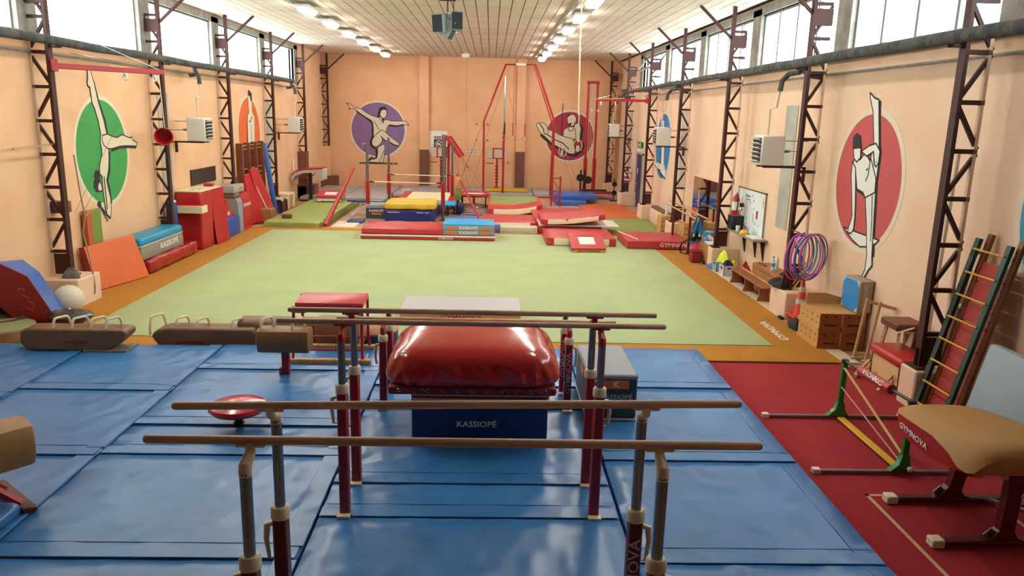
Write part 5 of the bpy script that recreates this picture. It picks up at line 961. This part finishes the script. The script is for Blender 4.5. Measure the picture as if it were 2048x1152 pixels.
# basket training hoops
def hoopstand(x, y, label, col):
    t = thing('basketball_hoop', label, 'basketball hoop', (x, y, .2)); 
    part(t, 'backboard', mat('clear_board', 'c8b8a4', .2), False, box=(-.48, .48, -.01, .01, 1.52, 2.0)); 
    for q in ((-.22, -.16, 1.5, 2.02), (.26, .32, 1.5, 2.02)): part(t, 'board_frame', redpaint, False, box=(q[0], q[1], -.03, .0, q[2], q[3]))
    for z in (1.5, 1.98): part(t, 'board_frame', redpaint, False, box=(-.22, .32, -.03, .0, z, z+.05))
    part(t, 'board_rim', chrome, True, tube=([(-.48,0,1.52),(.48,0,1.52),(.48,0,2.0),(-.48,0,2.0)], .012, 6, True))
    part(t, 'basket_ring', redpaint, True, tube=([(-.35+.2*math.cos(2*PI*k/16), -.2+.2*math.sin(2*PI*k/16), 1.28) for k in range(16)], .014, 6, True)); part(t, 'column', redpaint, True, cyl=((0, .05, 0), (0, .05, 1.5), .05, 10))
    if col:
        for k in range(6): part(t, 'column_flange', redpaint, True, lathe=([(.06,0),(.13,.02),(.06,.06)], (0, .05, .3+.16*k), 12))
    part(t, 'foot', redpaint, True, rbox=(-.15, .15, -.1, .2, 0, .1, .02, 1)); return t
hoopstand(.34, 38.6, 'red framed basketball hoop stand with ribbed column by the ring mast', True); hoopstand(-2.45, 38.6, 'red framed basketball hoop stand under the white crest board', False)
o = slab('balance_board', mat('amber_vinyl', 'c99a1e', .5, .2, 4), -.2, 1.85, 37.0, 37.9, .2, .32, .06); tag(o, 'yellow padded board lying on the grey mats at the ring mast', 'padded board')
t = thing('crest_board', 'white board with the club crest on the back wall', 'sign', (-2.67, YB-.005, 2.42)); part(t, 'board', white, False, box=(-.5, .46, -.02, 0, -.55, .55)); crk = mat('crest_black', '2a2226', .6); crr = mat('crest_red', '8c2a30', .6)
part(t, 'crest_ground', crk, False, box=(-.22, .28, -.024, -.02, -.32, .28)); part(t, 'crest_band', white, False, box=(-.2, .26, -.027, -.024, .12, .24))
for k in range(4): part(t, 'crest_letter', crk, False, box=(-.17+.11*k, -.1+.11*k, -.03, -.027, .14, .22))
part(t, 'crest_ring', white, True, tube=([(.03+.16*math.cos(2*PI*k/20), -.026, -.1+.15*math.sin(2*PI*k/20)) for k in range(20)], .02, 6, True)); part(t, 'crest_red_field', crr, False, box=(-.08, .14, -.0275, -.024, -.2, 0)); part(t, 'crest_figure', white, False, prism=([(-.06,-.14),(.1,-.16),(.12,-.1),(.02,-.06),(-.02,-.02)], .003, (0,-.031,0)))
t = thing('notice_board', 'small pale notice between the two pilasters on the back wall', 'sign', (-.95, YB-.005, 2.0)); part(t, 'sheet', mat('pale_notice', 'd8c4ac', .6), False, box=(-.28, .28, -.012, 0, -.17, .17))
for k in range(6): part(t, 'notice_photo', mat('notice_photo', 'b89a84', .6), False, box=(-.24+.17*(k % 3), -.12+.17*(k % 3), -.016, -.012, -.13+.15*(k//3), -.02+.15*(k//3)))
for i, (x, z) in enumerate(((-.72, 3.35), (-.15, 3.35), (-.72, 2.55), (-.15, 2.55), (.9, 1.45), (-1.15, 1.2))):
    MB().cyl((x, YB-.03, z), (x, YB, z), .04, 8).build('wall_anchor', steel, wb)
# red lattice tower, stands, weights
t = thing('lattice_tower', 'short red lattice tower in front of the blue mats', 'tower', (2.88, 33.3, 0))
for x in (-.19, .19):
    for y in (-.15, .15): part(t, 'upright', redpaint, True, cyl=((x, y, 0), (x, y, 1.3), .025, 6))
for z in (.3, .65, 1.22):
    for y in (-.15, .15): part(t, 'crosspiece', redpaint, True, cyl=((-.19, y, z), (.19, y, z), .018, 6)); 
for y in (-.15, .15): part(t, 'diagonal', redpaint, True, cyl=((-.19, y, .3), (.19, y, .65), .014, 5)); part(t, 'diagonal', redpaint, True, cyl=((.19, y, .68), (-.19, y, 1.2), .014, 5))
t = thing('cable_stand', 'tall red twin post cable stand before the back wall at right', 'cable stand', (4.85, 37.5, .2))
for s in (-1, 1): part(t, 'lower_post', redpaint, True, rbox=(s*.22-.09, s*.22+.09, -.08, .08, 0, 1.7, .02, 1)); part(t, 'upper_post', redpaint, True, rbox=(s*.22-.05, s*.22+.05, -.05, .05, 1.7, 5.3, .01, 1)); 
part(t, 'top_beam', redpaint, True, rbox=(-.3, .3, -.1, .1, 5.2, 5.32, .02, 1)); part(t, 'base_beam', redvinyl, True, rbox=(-1.0, 1.1, -.35, -.15, -.02, .12, .02, 1))
for k in range(4): part(t, 'cable', MATS['pale_rope'], True, cyl=((-.15+.1*k, 0, 5.2), (-.12+.08*k, 0, .4), .012, 5))
for k in range(2): part(t, 'pulley', white, True, sphere=((-.02+.3*k, -.1, 3.95), .06, 8, 6))
t = thing('weight_bench', 'black weight bench with upright posts and weight plates', 'weight bench', (4.6, 36.3, .2))
for x in (-.3, -.12): part(t, 'upright', black, True, rbox=(x-.04, x+.04, -.04, .04, 0, 1.2, .01, 1))
part(t, 'bench_pad', black, True, rbox=(-.3, .95, -.12, .12, .22, .3, .03, 2)); part(t, 'leg', chrome, True, bar=((.55, 0, .22), (.3, 0, 0), .03, .03)); part(t, 'leg', black, True, tube=([(-.1,0,.3),(0,0,.08),(.25,0,0)], .03, 6))
for i, (x, z) in enumerate(((-.34, .85), (.02, .76))): part(t, 'weight_plate', black, True, tube=([(x, -.12-.1*i, z), (x+.005, -.17-.1*i, z)], .18, 18))
t = thing('barbell_rack', 'small black dumbbell tree beside the far plinth', 'weight rack', (5.85, 35.9, .0)); part(t, 'pole', black, True, cyl=((0,0,0),(0,0,1.05),.025,8)); part(t, 'base', black, True, rbox=(-.2, .2, -.05, .05, 0, .05, .01, 1))
for z in (.4, .8): part(t, 'weight_plate', black, True, tube=([(0,-.05,z),(0,-.1,z)], .12, 14))
t = thing('climbing_rope', 'pale climbing rope hanging from the ceiling over the red mats', 'rope', (2.16, 19.6, 3.9)); part(t, 'strand', MATS['pale_rope'], True, tube=([(0,0,2.7),(.0,0,1.7),(.02,.02,1.0),(.03,0,0)], .018, 8)); part(t, 'knot', MATS['pale_rope'], True, sphere=((.01, 0, 1.55), .035, 10, 6))
for i, (x, y, z0, z1) in enumerate(((5.9, 37.6, 1.5, 4.2), (6.0, 38.6, 1.2, 4.0))):
    o = MB().cyl((x, y, z0), (x, y, z1), .014, 5).build('hanging_rope', MATS['pale_rope']); tag(o, ('near', 'far')[i]+' thin rope hanging in the far right corner', 'rope')
for i in range(2):
    o = MB().lathe([(.03,0),(.1,.1),(.11,.18),(.04,.2)], (6.25+.0*i, 36.4+.7*i, 4.95), 12).build('spotlight', mat('dark_spot', '4a4440', .5), None, True); tag(o, ('near', 'far')[i]+' small dark spotlight above the far right pulley arm', 'spotlight')
o = slab('floor_board', mat('pale_board', 'e2d2b6', .6, .1, 10), -5.35, -4.55, 25.75, 27.2, 0, .03, .005); tag(o, 'pale wooden board on the floor beside the red stay pole', 'board')
MURALS = [('green disc mural of a gymnast doing a handstand with bent leg, left wall', 'X', -8.5, (17.24, 2.84, 1.11, 1.12), 0.1, '3f9a50', [('s', 'k', [(16.92, 4.57), (17.1, 4.3), (17.23, 3.91), (17.43, 3.51), (17.49, 3.21)], 0.07), ('s', 'k', [(17.51, 2.84), (17.43, 2.42), (17.3, 2.21), (17.37, 1.99), (17.38, 1.68)], 0.06), ('s', 'k', [(17.59, 2.86), (18.0, 2.91), (18.41, 2.91), (18.83, 2.88)], 0.07), ('f', 'b', [(16.87, 4.58), (16.98, 4.58), (17.1, 4.3), (17.2, 3.91), (17.37, 3.51), (17.44, 3.24), (17.47, 2.88), (17.44, 2.66), (17.37, 2.42), (17.25, 2.22), (17.3, 2.0), (17.36, 1.81), (17.34, 1.56), (17.28, 1.38), (17.14, 1.46), (17.09, 1.68), (17.06, 2.02), (17.07, 2.32), (16.98, 2.39), (17.01, 2.57), (17.16, 2.8), (17.16, 2.92), (17.13, 3.04), (17.15, 3.16), (17.19, 3.22), (17.13, 3.51), (17.03, 3.75), (16.94, 3.89), (16.91, 4.2), (16.83, 4.23), (16.82, 4.31), (16.86, 4.4)]), ('f', 'b', [(17.25, 3.2), (17.47, 3.22), (17.71, 3.16), (17.91, 3.13), (18.15, 3.19), (18.38, 3.14), (18.55, 3.1), (18.62, 3.13), (18.68, 3.05), (18.89, 2.98), (18.84, 2.9), (18.34, 2.93), (18.0, 2.93), (17.6, 2.89), (17.41, 2.91), (17.27, 2.99), (17.21, 3.1)]), ('f', 'k', [(16.81, 2.47), (16.96, 2.45), (16.97, 2.33), (16.95, 2.24), (16.86, 2.19), (16.87, 2.01), (16.78, 2.0), (16.68, 2.09), (16.7, 2.24), (16.76, 2.29), (16.74, 2.38)]), ('f', 'b', [(16.92, 2.23), (16.99, 2.16), (17.03, 2.06), (17.0, 2.01), (16.86, 2.01), (16.83, 2.1)]), ('f', 'k', [(16.78, 1.81), (16.92, 1.78), (16.92, 1.67), (17.28, 1.38), (17.26, 1.35), (16.87, 1.65), (16.77, 1.71)]), ('s', 'k', [(16.81, 1.66), (16.82, 1.4)], 0.03), ('s', 'k', [(16.93, 1.6), (17.14, 1.32)], 0.03), ('s', 'k', [(17.15, 2.32), (17.15, 2.01), (17.16, 1.58)], 0.03)]), ('orange disc mural of a standing gymnast, behind the wall bars', 'X', -8.5, (27.7, 3.0, 1.24, 1.18), 0.1, 'd8642a', [('f', 'k', [(27.73, 4.46), (27.85, 4.48), (28.13, 4.37), (28.15, 4.1), (27.97, 4.15), (27.88, 4.29), (27.7, 4.3)]), ('f', 'b', [(27.7, 4.3), (27.88, 4.29), (27.97, 4.13), (28.12, 4.1), (28.07, 3.75), (28.33, 3.57), (28.23, 2.51), (27.41, 2.54), (27.49, 3.4), (27.53, 3.61), (27.72, 3.72), (27.67, 3.93), (27.67, 4.21)]), ('s', 'k', [(27.68, 3.43), (27.79, 3.38), (28.06, 3.57)], 0.05), ('s', 'k', [(27.9, 3.32), (27.82, 2.52)], 0.03), ('s', 'k', [(27.5, 3.59), (27.33, 2.54)], 0.05), ('f', 'b', [(26.51, 2.25), (28.51, 2.14), (28.48, 1.99), (26.48, 2.11)]), ('s', 'k', [(26.48, 2.1), (28.48, 1.99)], 0.06), ('f', 'k', [(27.26, 2.37), (27.62, 2.35), (27.59, 2.19), (27.24, 2.21)])]), ('purple disc mural of a posing gymnast with arms spread, back wall', 'Y', 39.8, (-5.72, 2.96, 1.35, 1.34), 0.09, '866694', [('s', 'k', [(-6.81, 3.86), (-6.32, 3.55), (-6.07, 3.36), (-6.0, 3.25), (-6.0, 2.6), (-6.11, 2.4), (-6.11, 2.21), (-5.95, 2.04), (-5.83, 2.0), (-5.82, 1.56), (-5.96, 1.49), (-6.06, 1.56), (-6.26, 1.35)], 0.1), ('s', 'k', [(-5.15, 3.16), (-4.78, 3.15), (-4.39, 3.24)], 0.07), ('s', 'k', [(-5.14, 2.35), (-4.93, 2.21), (-4.73, 2.17)], 0.07), ('f', 'b', [(-7.33, 4.24), (-7.13, 4.22), (-7.02, 4.12), (-6.77, 4.02), (-6.58, 3.98), (-6.26, 3.76), (-6.0, 3.64), (-5.7, 3.56), (-5.6, 3.61), (-5.5, 3.52), (-5.37, 3.47), (-5.21, 3.45), (-5.01, 3.4), (-4.68, 3.41), (-4.35, 3.42), (-4.22, 3.32), (-4.16, 3.2), (-4.26, 3.23), (-4.39, 3.24), (-4.49, 3.24), (-4.78, 3.18), (-5.15, 3.22), (-5.25, 3.11), (-5.3, 2.94), (-5.31, 2.83), (-5.38, 2.88), (-5.51, 2.95), (-5.64, 2.89), (-5.78, 2.77), (-5.95, 2.6), (-5.96, 2.73), (-5.96, 2.99), (-5.98, 3.28), (-6.06, 3.41), (-6.32, 3.56), (-6.58, 3.72), (-6.79, 3.87), (-6.82, 3.95), (-7.0, 3.98), (-7.19, 3.93), (-7.12, 4.03), (-7.2, 4.15)]), ('f', 'b', [(-5.75, 2.08), (-5.62, 2.15), (-5.47, 2.24), (-5.39, 2.21), (-5.4, 1.93), (-5.43, 1.6), (-5.53, 1.3), (-5.7, 1.3), (-6.26, 1.32), (-6.1, 1.45), (-5.93, 1.47), (-5.8, 1.54), (-5.76, 1.76)]), ('f', 'b', [(-6.03, 2.44), (-5.91, 2.64), (-5.68, 2.85), (-5.51, 2.95), (-5.38, 2.88), (-5.22, 2.72), (-5.02, 2.56), (-4.79, 2.4), (-4.66, 2.31), (-4.63, 2.21), (-4.76, 2.19), (-4.92, 2.23), (-5.16, 2.38), (-5.35, 2.42), (-5.47, 2.52), (-5.5, 2.51), (-5.55, 2.35), (-5.65, 2.2), (-5.82, 2.1), (-5.99, 2.14), (-6.05, 2.27)]), ('f', 'b', [(-5.61, 3.87), (-5.5, 3.99), (-5.29, 3.94), (-5.27, 3.75), (-5.34, 3.57), (-5.46, 3.52), (-5.54, 3.57), (-5.62, 3.68)]), ('f', 'k', [(-5.7, 3.87), (-5.63, 4.05), (-5.48, 4.11), (-5.33, 4.09), (-5.25, 3.96), (-5.26, 3.9), (-5.34, 3.93), (-5.38, 3.99), (-5.47, 3.94), (-5.55, 3.9), (-5.59, 3.78), (-5.65, 3.61), (-5.7, 3.56), (-5.77, 3.59), (-5.73, 3.71)]), ('f', 'k', [(-5.54, 3.53), (-5.41, 3.49), (-5.47, 3.29), (-5.51, 3.39)]), ('s', 'k', [(-5.93, 3.38), (-5.68, 2.97)], 0.03), ('s', 'k', [(-5.57, 2.64), (-5.48, 2.48), (-5.35, 2.4)], 0.06), ('s', 'k', [(-5.7, 1.3), (-5.43, 1.93)], 0.03), ('s', 'k', [(-6.7, 1.27), (-5.0, 1.27)], 0.06), ('s', 'k', [(-4.95, 1.27), (-4.75, 1.27)], 0.06), ('s', 'k', [(-5.67, 3.56), (-5.47, 3.28), (-5.37, 3.46)], 0.03)]), ('dark red disc mural of a gymnast on the rings, back wall', 'Y', 39.8, (4.06, 2.86, 1.22, 1.22), 0.1, 'a43044', [('s', 'k', [(2.56, 2.92), (2.83, 2.67), (3.25, 2.39), (3.66, 2.23), (4.05, 1.94), (4.35, 1.88), (4.66, 2.11), (4.79, 2.35), (4.77, 2.54)], 0.13), ('s', 'k', [(4.61, 3.45), (4.7, 3.22), (4.65, 2.88), (4.62, 2.6)], 0.1), ('s', 'k', [(3.65, 4.49), (3.64, 3.96), (3.62, 2.86)], 0.04), ('f', 'b', [(3.85, 3.26), (4.0, 3.32), (4.23, 3.35), (4.31, 3.5), (4.45, 3.52), (4.57, 3.45), (4.62, 3.22), (4.59, 3.0), (4.59, 2.6), (4.47, 2.51), (4.38, 2.73), (4.22, 2.73), (3.9, 2.82), (3.71, 2.86), (3.74, 3.17)]), ('f', 'b', [(2.47, 3.51), (2.66, 3.5), (2.84, 3.38), (2.94, 3.18), (3.31, 3.05), (3.64, 2.87), (3.9, 2.81), (4.25, 2.72), (4.26, 2.53), (4.33, 2.33), (4.37, 2.02), (4.2, 1.96), (4.02, 2.0), (3.78, 2.15), (3.48, 2.31), (3.19, 2.45), (2.8, 2.81), (2.59, 2.95), (2.44, 3.14), (2.35, 3.34), (2.37, 3.48)]), ('f', 'b', [(3.88, 3.8), (3.97, 3.88), (4.11, 3.97), (4.26, 3.93), (4.35, 3.78), (4.35, 3.61), (4.28, 3.53), (4.25, 3.41), (4.08, 3.35), (3.99, 3.46), (3.91, 3.57)]), ('f', 'k', [(3.86, 3.82), (3.94, 3.95), (4.05, 3.98), (4.06, 3.91), (3.97, 3.88), (3.88, 3.8)]), ('f', 'k', [(3.99, 3.49), (4.14, 3.56), (4.07, 3.35)]), ('s', 'k', [(2.47, 3.48), (2.7, 3.18), (2.73, 2.98), (2.94, 2.9), (3.36, 2.65), (3.74, 2.49), (4.04, 2.2)], 0.05), ('s', 'k', [(2.84, 3.38), (2.95, 3.13), (2.91, 2.96)], 0.03), ('s', 'k', [(3.94, 3.26), (4.03, 3.11), (4.21, 3.16), (4.28, 3.44)], 0.04), ('s', 'k', [(4.32, 3.27), (4.38, 2.73)], 0.03), ('s', 'b', [(4.47, 2.74), (4.65, 2.6), (4.72, 2.4), (4.66, 2.17), (4.5, 2.09), (4.33, 2.16), (4.25, 2.39), (4.3, 2.59), (4.47, 2.74)], 0.05), ('s', 'b', [(3.7, 2.29), (3.88, 2.15), (3.91, 1.95), (3.77, 1.81), (3.59, 1.86), (3.52, 2.06), (3.56, 2.26)], 0.05), ('f', 'b', [(3.63, 2.2), (3.78, 2.18), (3.76, 1.92), (3.62, 1.74), (3.59, 1.94)]), ('f', 'b', [(4.4, 2.42), (4.59, 2.43), (4.61, 2.14), (4.49, 2.05), (4.37, 2.13)]), ('s', 'w', [(4.5, 4.32), (4.49, 3.5), (4.47, 2.65)], 0.06)]), ('red disc mural of a gymnast standing in splits with one leg raised, right wall', 'X', 6.6, (13.29, 2.87, 1.14, 1.16), 0.12, 'c05254', [('s', 'k', [(13.15, 4.24), (12.95, 3.5), (12.89, 3.38), (12.89, 3.21), (12.89, 2.89), (12.8, 2.31), (12.7, 1.63)], 0.05), ('s', 'k', [(13.57, 2.69), (13.32, 2.64), (13.19, 2.56), (13.05, 2.15)], 0.05), ('f', 'w', [(13.91, 1.97), (12.58, 1.94), (12.68, 1.86), (12.93, 1.77), (13.21, 1.72), (13.53, 1.8)]), ('s', 'k', [(13.91, 1.97), (12.58, 1.94)], 0.02), ('f', 'w', [(13.53, 4.38), (13.34, 4.29), (13.19, 4.26), (12.98, 3.5), (12.92, 3.21), (12.92, 2.89), (12.84, 2.3), (12.74, 1.62), (12.7, 1.48), (12.81, 1.37), (12.94, 1.19), (13.01, 1.2), (12.92, 1.37), (12.92, 1.61), (13.07, 2.15), (13.23, 2.59), (13.33, 2.67), (13.22, 2.98), (13.21, 3.28), (13.17, 3.55), (13.34, 4.07), (13.49, 4.28)]), ('f', 'w', [(13.86, 3.15), (13.78, 3.23), (13.58, 3.23), (13.42, 3.36), (13.22, 3.22), (13.21, 3.28), (12.94, 2.94), (12.92, 2.71), (13.23, 2.59), (13.33, 2.67), (13.57, 2.71), (13.7, 3.01)]), ('f', 'w', [(13.86, 3.18), (13.72, 3.07), (13.62, 2.7), (13.55, 2.4), (13.52, 2.21), (13.51, 1.99), (13.59, 1.9), (13.72, 1.9), (13.71, 2.0), (13.65, 2.13), (13.63, 2.23), (13.73, 2.56), (13.85, 2.93)]), ('f', 'w', [(13.58, 3.37), (13.32, 3.48), (13.09, 3.53), (12.92, 3.41), (12.92, 3.21), (12.99, 3.14), (13.05, 3.17), (13.13, 3.39), (13.37, 3.3), (13.44, 3.33)]), ('f', 'w', [(13.89, 3.41), (13.61, 3.44), (13.58, 3.26), (13.7, 3.18), (13.81, 3.23)]), ('f', 'k', [(13.91, 3.41), (13.95, 3.61), (13.83, 3.69), (13.69, 3.65), (13.61, 3.47), (13.63, 3.42), (13.77, 3.46), (13.83, 3.42)]), ('s', 'k', [(13.21, 3.28), (13.22, 2.98), (13.29, 2.87)], 0.02), ('s', 'k', [(13.7, 3.01), (13.57, 2.71)], 0.02), ('s', 'k', [(12.99, 2.67), (12.9, 2.29), (12.84, 1.88)], 0.015), ('s', 'k', [(13.78, 3.23), (13.7, 3.18), (13.58, 3.24)], 0.02), ('s', 'k', [(13.31, 3.06), (13.24, 3.1)], 0.02), ('s', 'k', [(13.13, 3.39), (13.05, 3.17), (12.98, 3.23)], 0.015)]), ('blue disc mural of a gymnast upside down, behind the wall heater', 'X', 6.6, (29.5, 2.82, 1.23, 1.2), 0.12, '2f78b0', [('s', 'k', [(30.69, 2.03), (30.14, 1.98), (29.56, 1.8), (28.77, 1.66)], 0.1), ('f', 'w', [(29.81, 3.8), (29.56, 3.8), (29.4, 3.46), (28.7, 3.37), (28.79, 2.89), (29.24, 2.77), (29.15, 2.24), (28.69, 1.95), (28.78, 1.67), (29.57, 1.83), (30.69, 2.03), (30.28, 2.2), (29.6, 2.16), (29.7, 2.8), (29.7, 3.45)]), ('s', 'k', [(30.18, 2.12), (29.98, 1.91), (29.6, 1.91)], 0.05), ('s', 'k', [(29.13, 2.18), (28.93, 1.93)], 0.04), ('s', 'w', [(28.63, 4.4), (28.68, 4.04)], 0.06)])]
# ================================================================== painted murals
mpal = {'b': mat('mural_bone', 'd9ccb2', .75), 'k': mat('mural_black', '2a2426', .75), 'w': mat('mural_white', 'dfe0d8', .75)}
MURALS.append(('turquoise disc mural cut by the right edge of the view', 'X', 6.6, (8.13, 2.85, 1.13, 1.13), .12, '3a9ab4', []))
for label, plane, val, (cu, cv, ru, rv), rim, colr, shapes in MURALS:
    if plane == 'X': O = Vector((val, 0, 0)); U = Vector((0, 1, 0)); Nn = Vector((-1 if val > 0 else 1, 0, 0))
    else: O = Vector((0, val, 0)); U = Vector((1, 0, 0)); Nn = Vector((0, -1, 0))
    V = Vector((0, 0, 1)); r0 = (ru+rv)/2
    t = thing('wall_mural', label, 'mural', O+U*cu+V*cv); base = U*cu+V*cv
    def disc(r, d0, d1, m, name):
        n = 48; b = MB(); b.prism([(r*math.cos(2*PI*k/n), r*math.sin(2*PI*k/n)) for k in range(n)], d1-d0, Nn*d0, U, V, Nn); return b.build(name, m, t)
    disc(r0+rim, .001, .004, mat('mural_rim', 'dccdb4', .75), 'rim'); disc(r0, .003, .007, mat('mural_'+colr, colr, .75, .1, 20, .06, 3), 'disc')
    lay = .008
    for sh in shapes:
        kind, c, pts = sh[0], sh[1], sh[2]; b = MB()
        if kind == 'f':
            if c != 'k':       # dark contour line around the figure
                cx_ = sum(p[0] for p in pts)/len(pts); b2 = MB(); q = pts+[pts[0]]
                for a_, c_ in zip(q[:-1], q[1:]):
                    dx, dy = c_[0]-a_[0], c_[1]-a_[1]; L = math.hypot(dx, dy) or 1; nx, ny = -dy/L*.014, dx/L*.014; ex, ey = dx/L*.008, dy/L*.008
                    b2.prism([(a_[0]-ex+nx-cu, a_[1]-ey+ny-cv), (c_[0]+ex+nx-cu, c_[1]+ey+ny-cv), (c_[0]+ex-nx-cu, c_[1]+ey-ny-cv), (a_[0]-ex-nx-cu, a_[1]-ey-ny-cv)], .0015, Nn*(lay+.001), U, V, Nn)
                b2.build('contour', mpal['k'], t)
            b.prism([(p[0]-cu, p[1]-cv) for p in pts], .002, Nn*lay, U, V, Nn); b.build('figure' if c != 'k' else 'hair', mpal[c], t)
        else:
            w_ = sh[3]/2
            left, right = [], []
            for i, p in enumerate(pts):
                a_, c_ = pts[max(i-1, 0)], pts[min(i+1, len(pts)-1)]; dx, dy = c_[0]-a_[0], c_[1]-a_[1]; L = math.hypot(dx, dy) or 1
                left.append((p[0]-dy/L*w_-cu, p[1]+dx/L*w_-cv)); right.append((p[0]+dy/L*w_-cu, p[1]-dx/L*w_-cv))
            for i in range(len(pts)-1): b.prism([left[i], left[i+1], right[i+1], right[i]], .0015, Nn*lay, U, V, Nn)
            b.build('line', mpal[c], t)
        lay += .0012
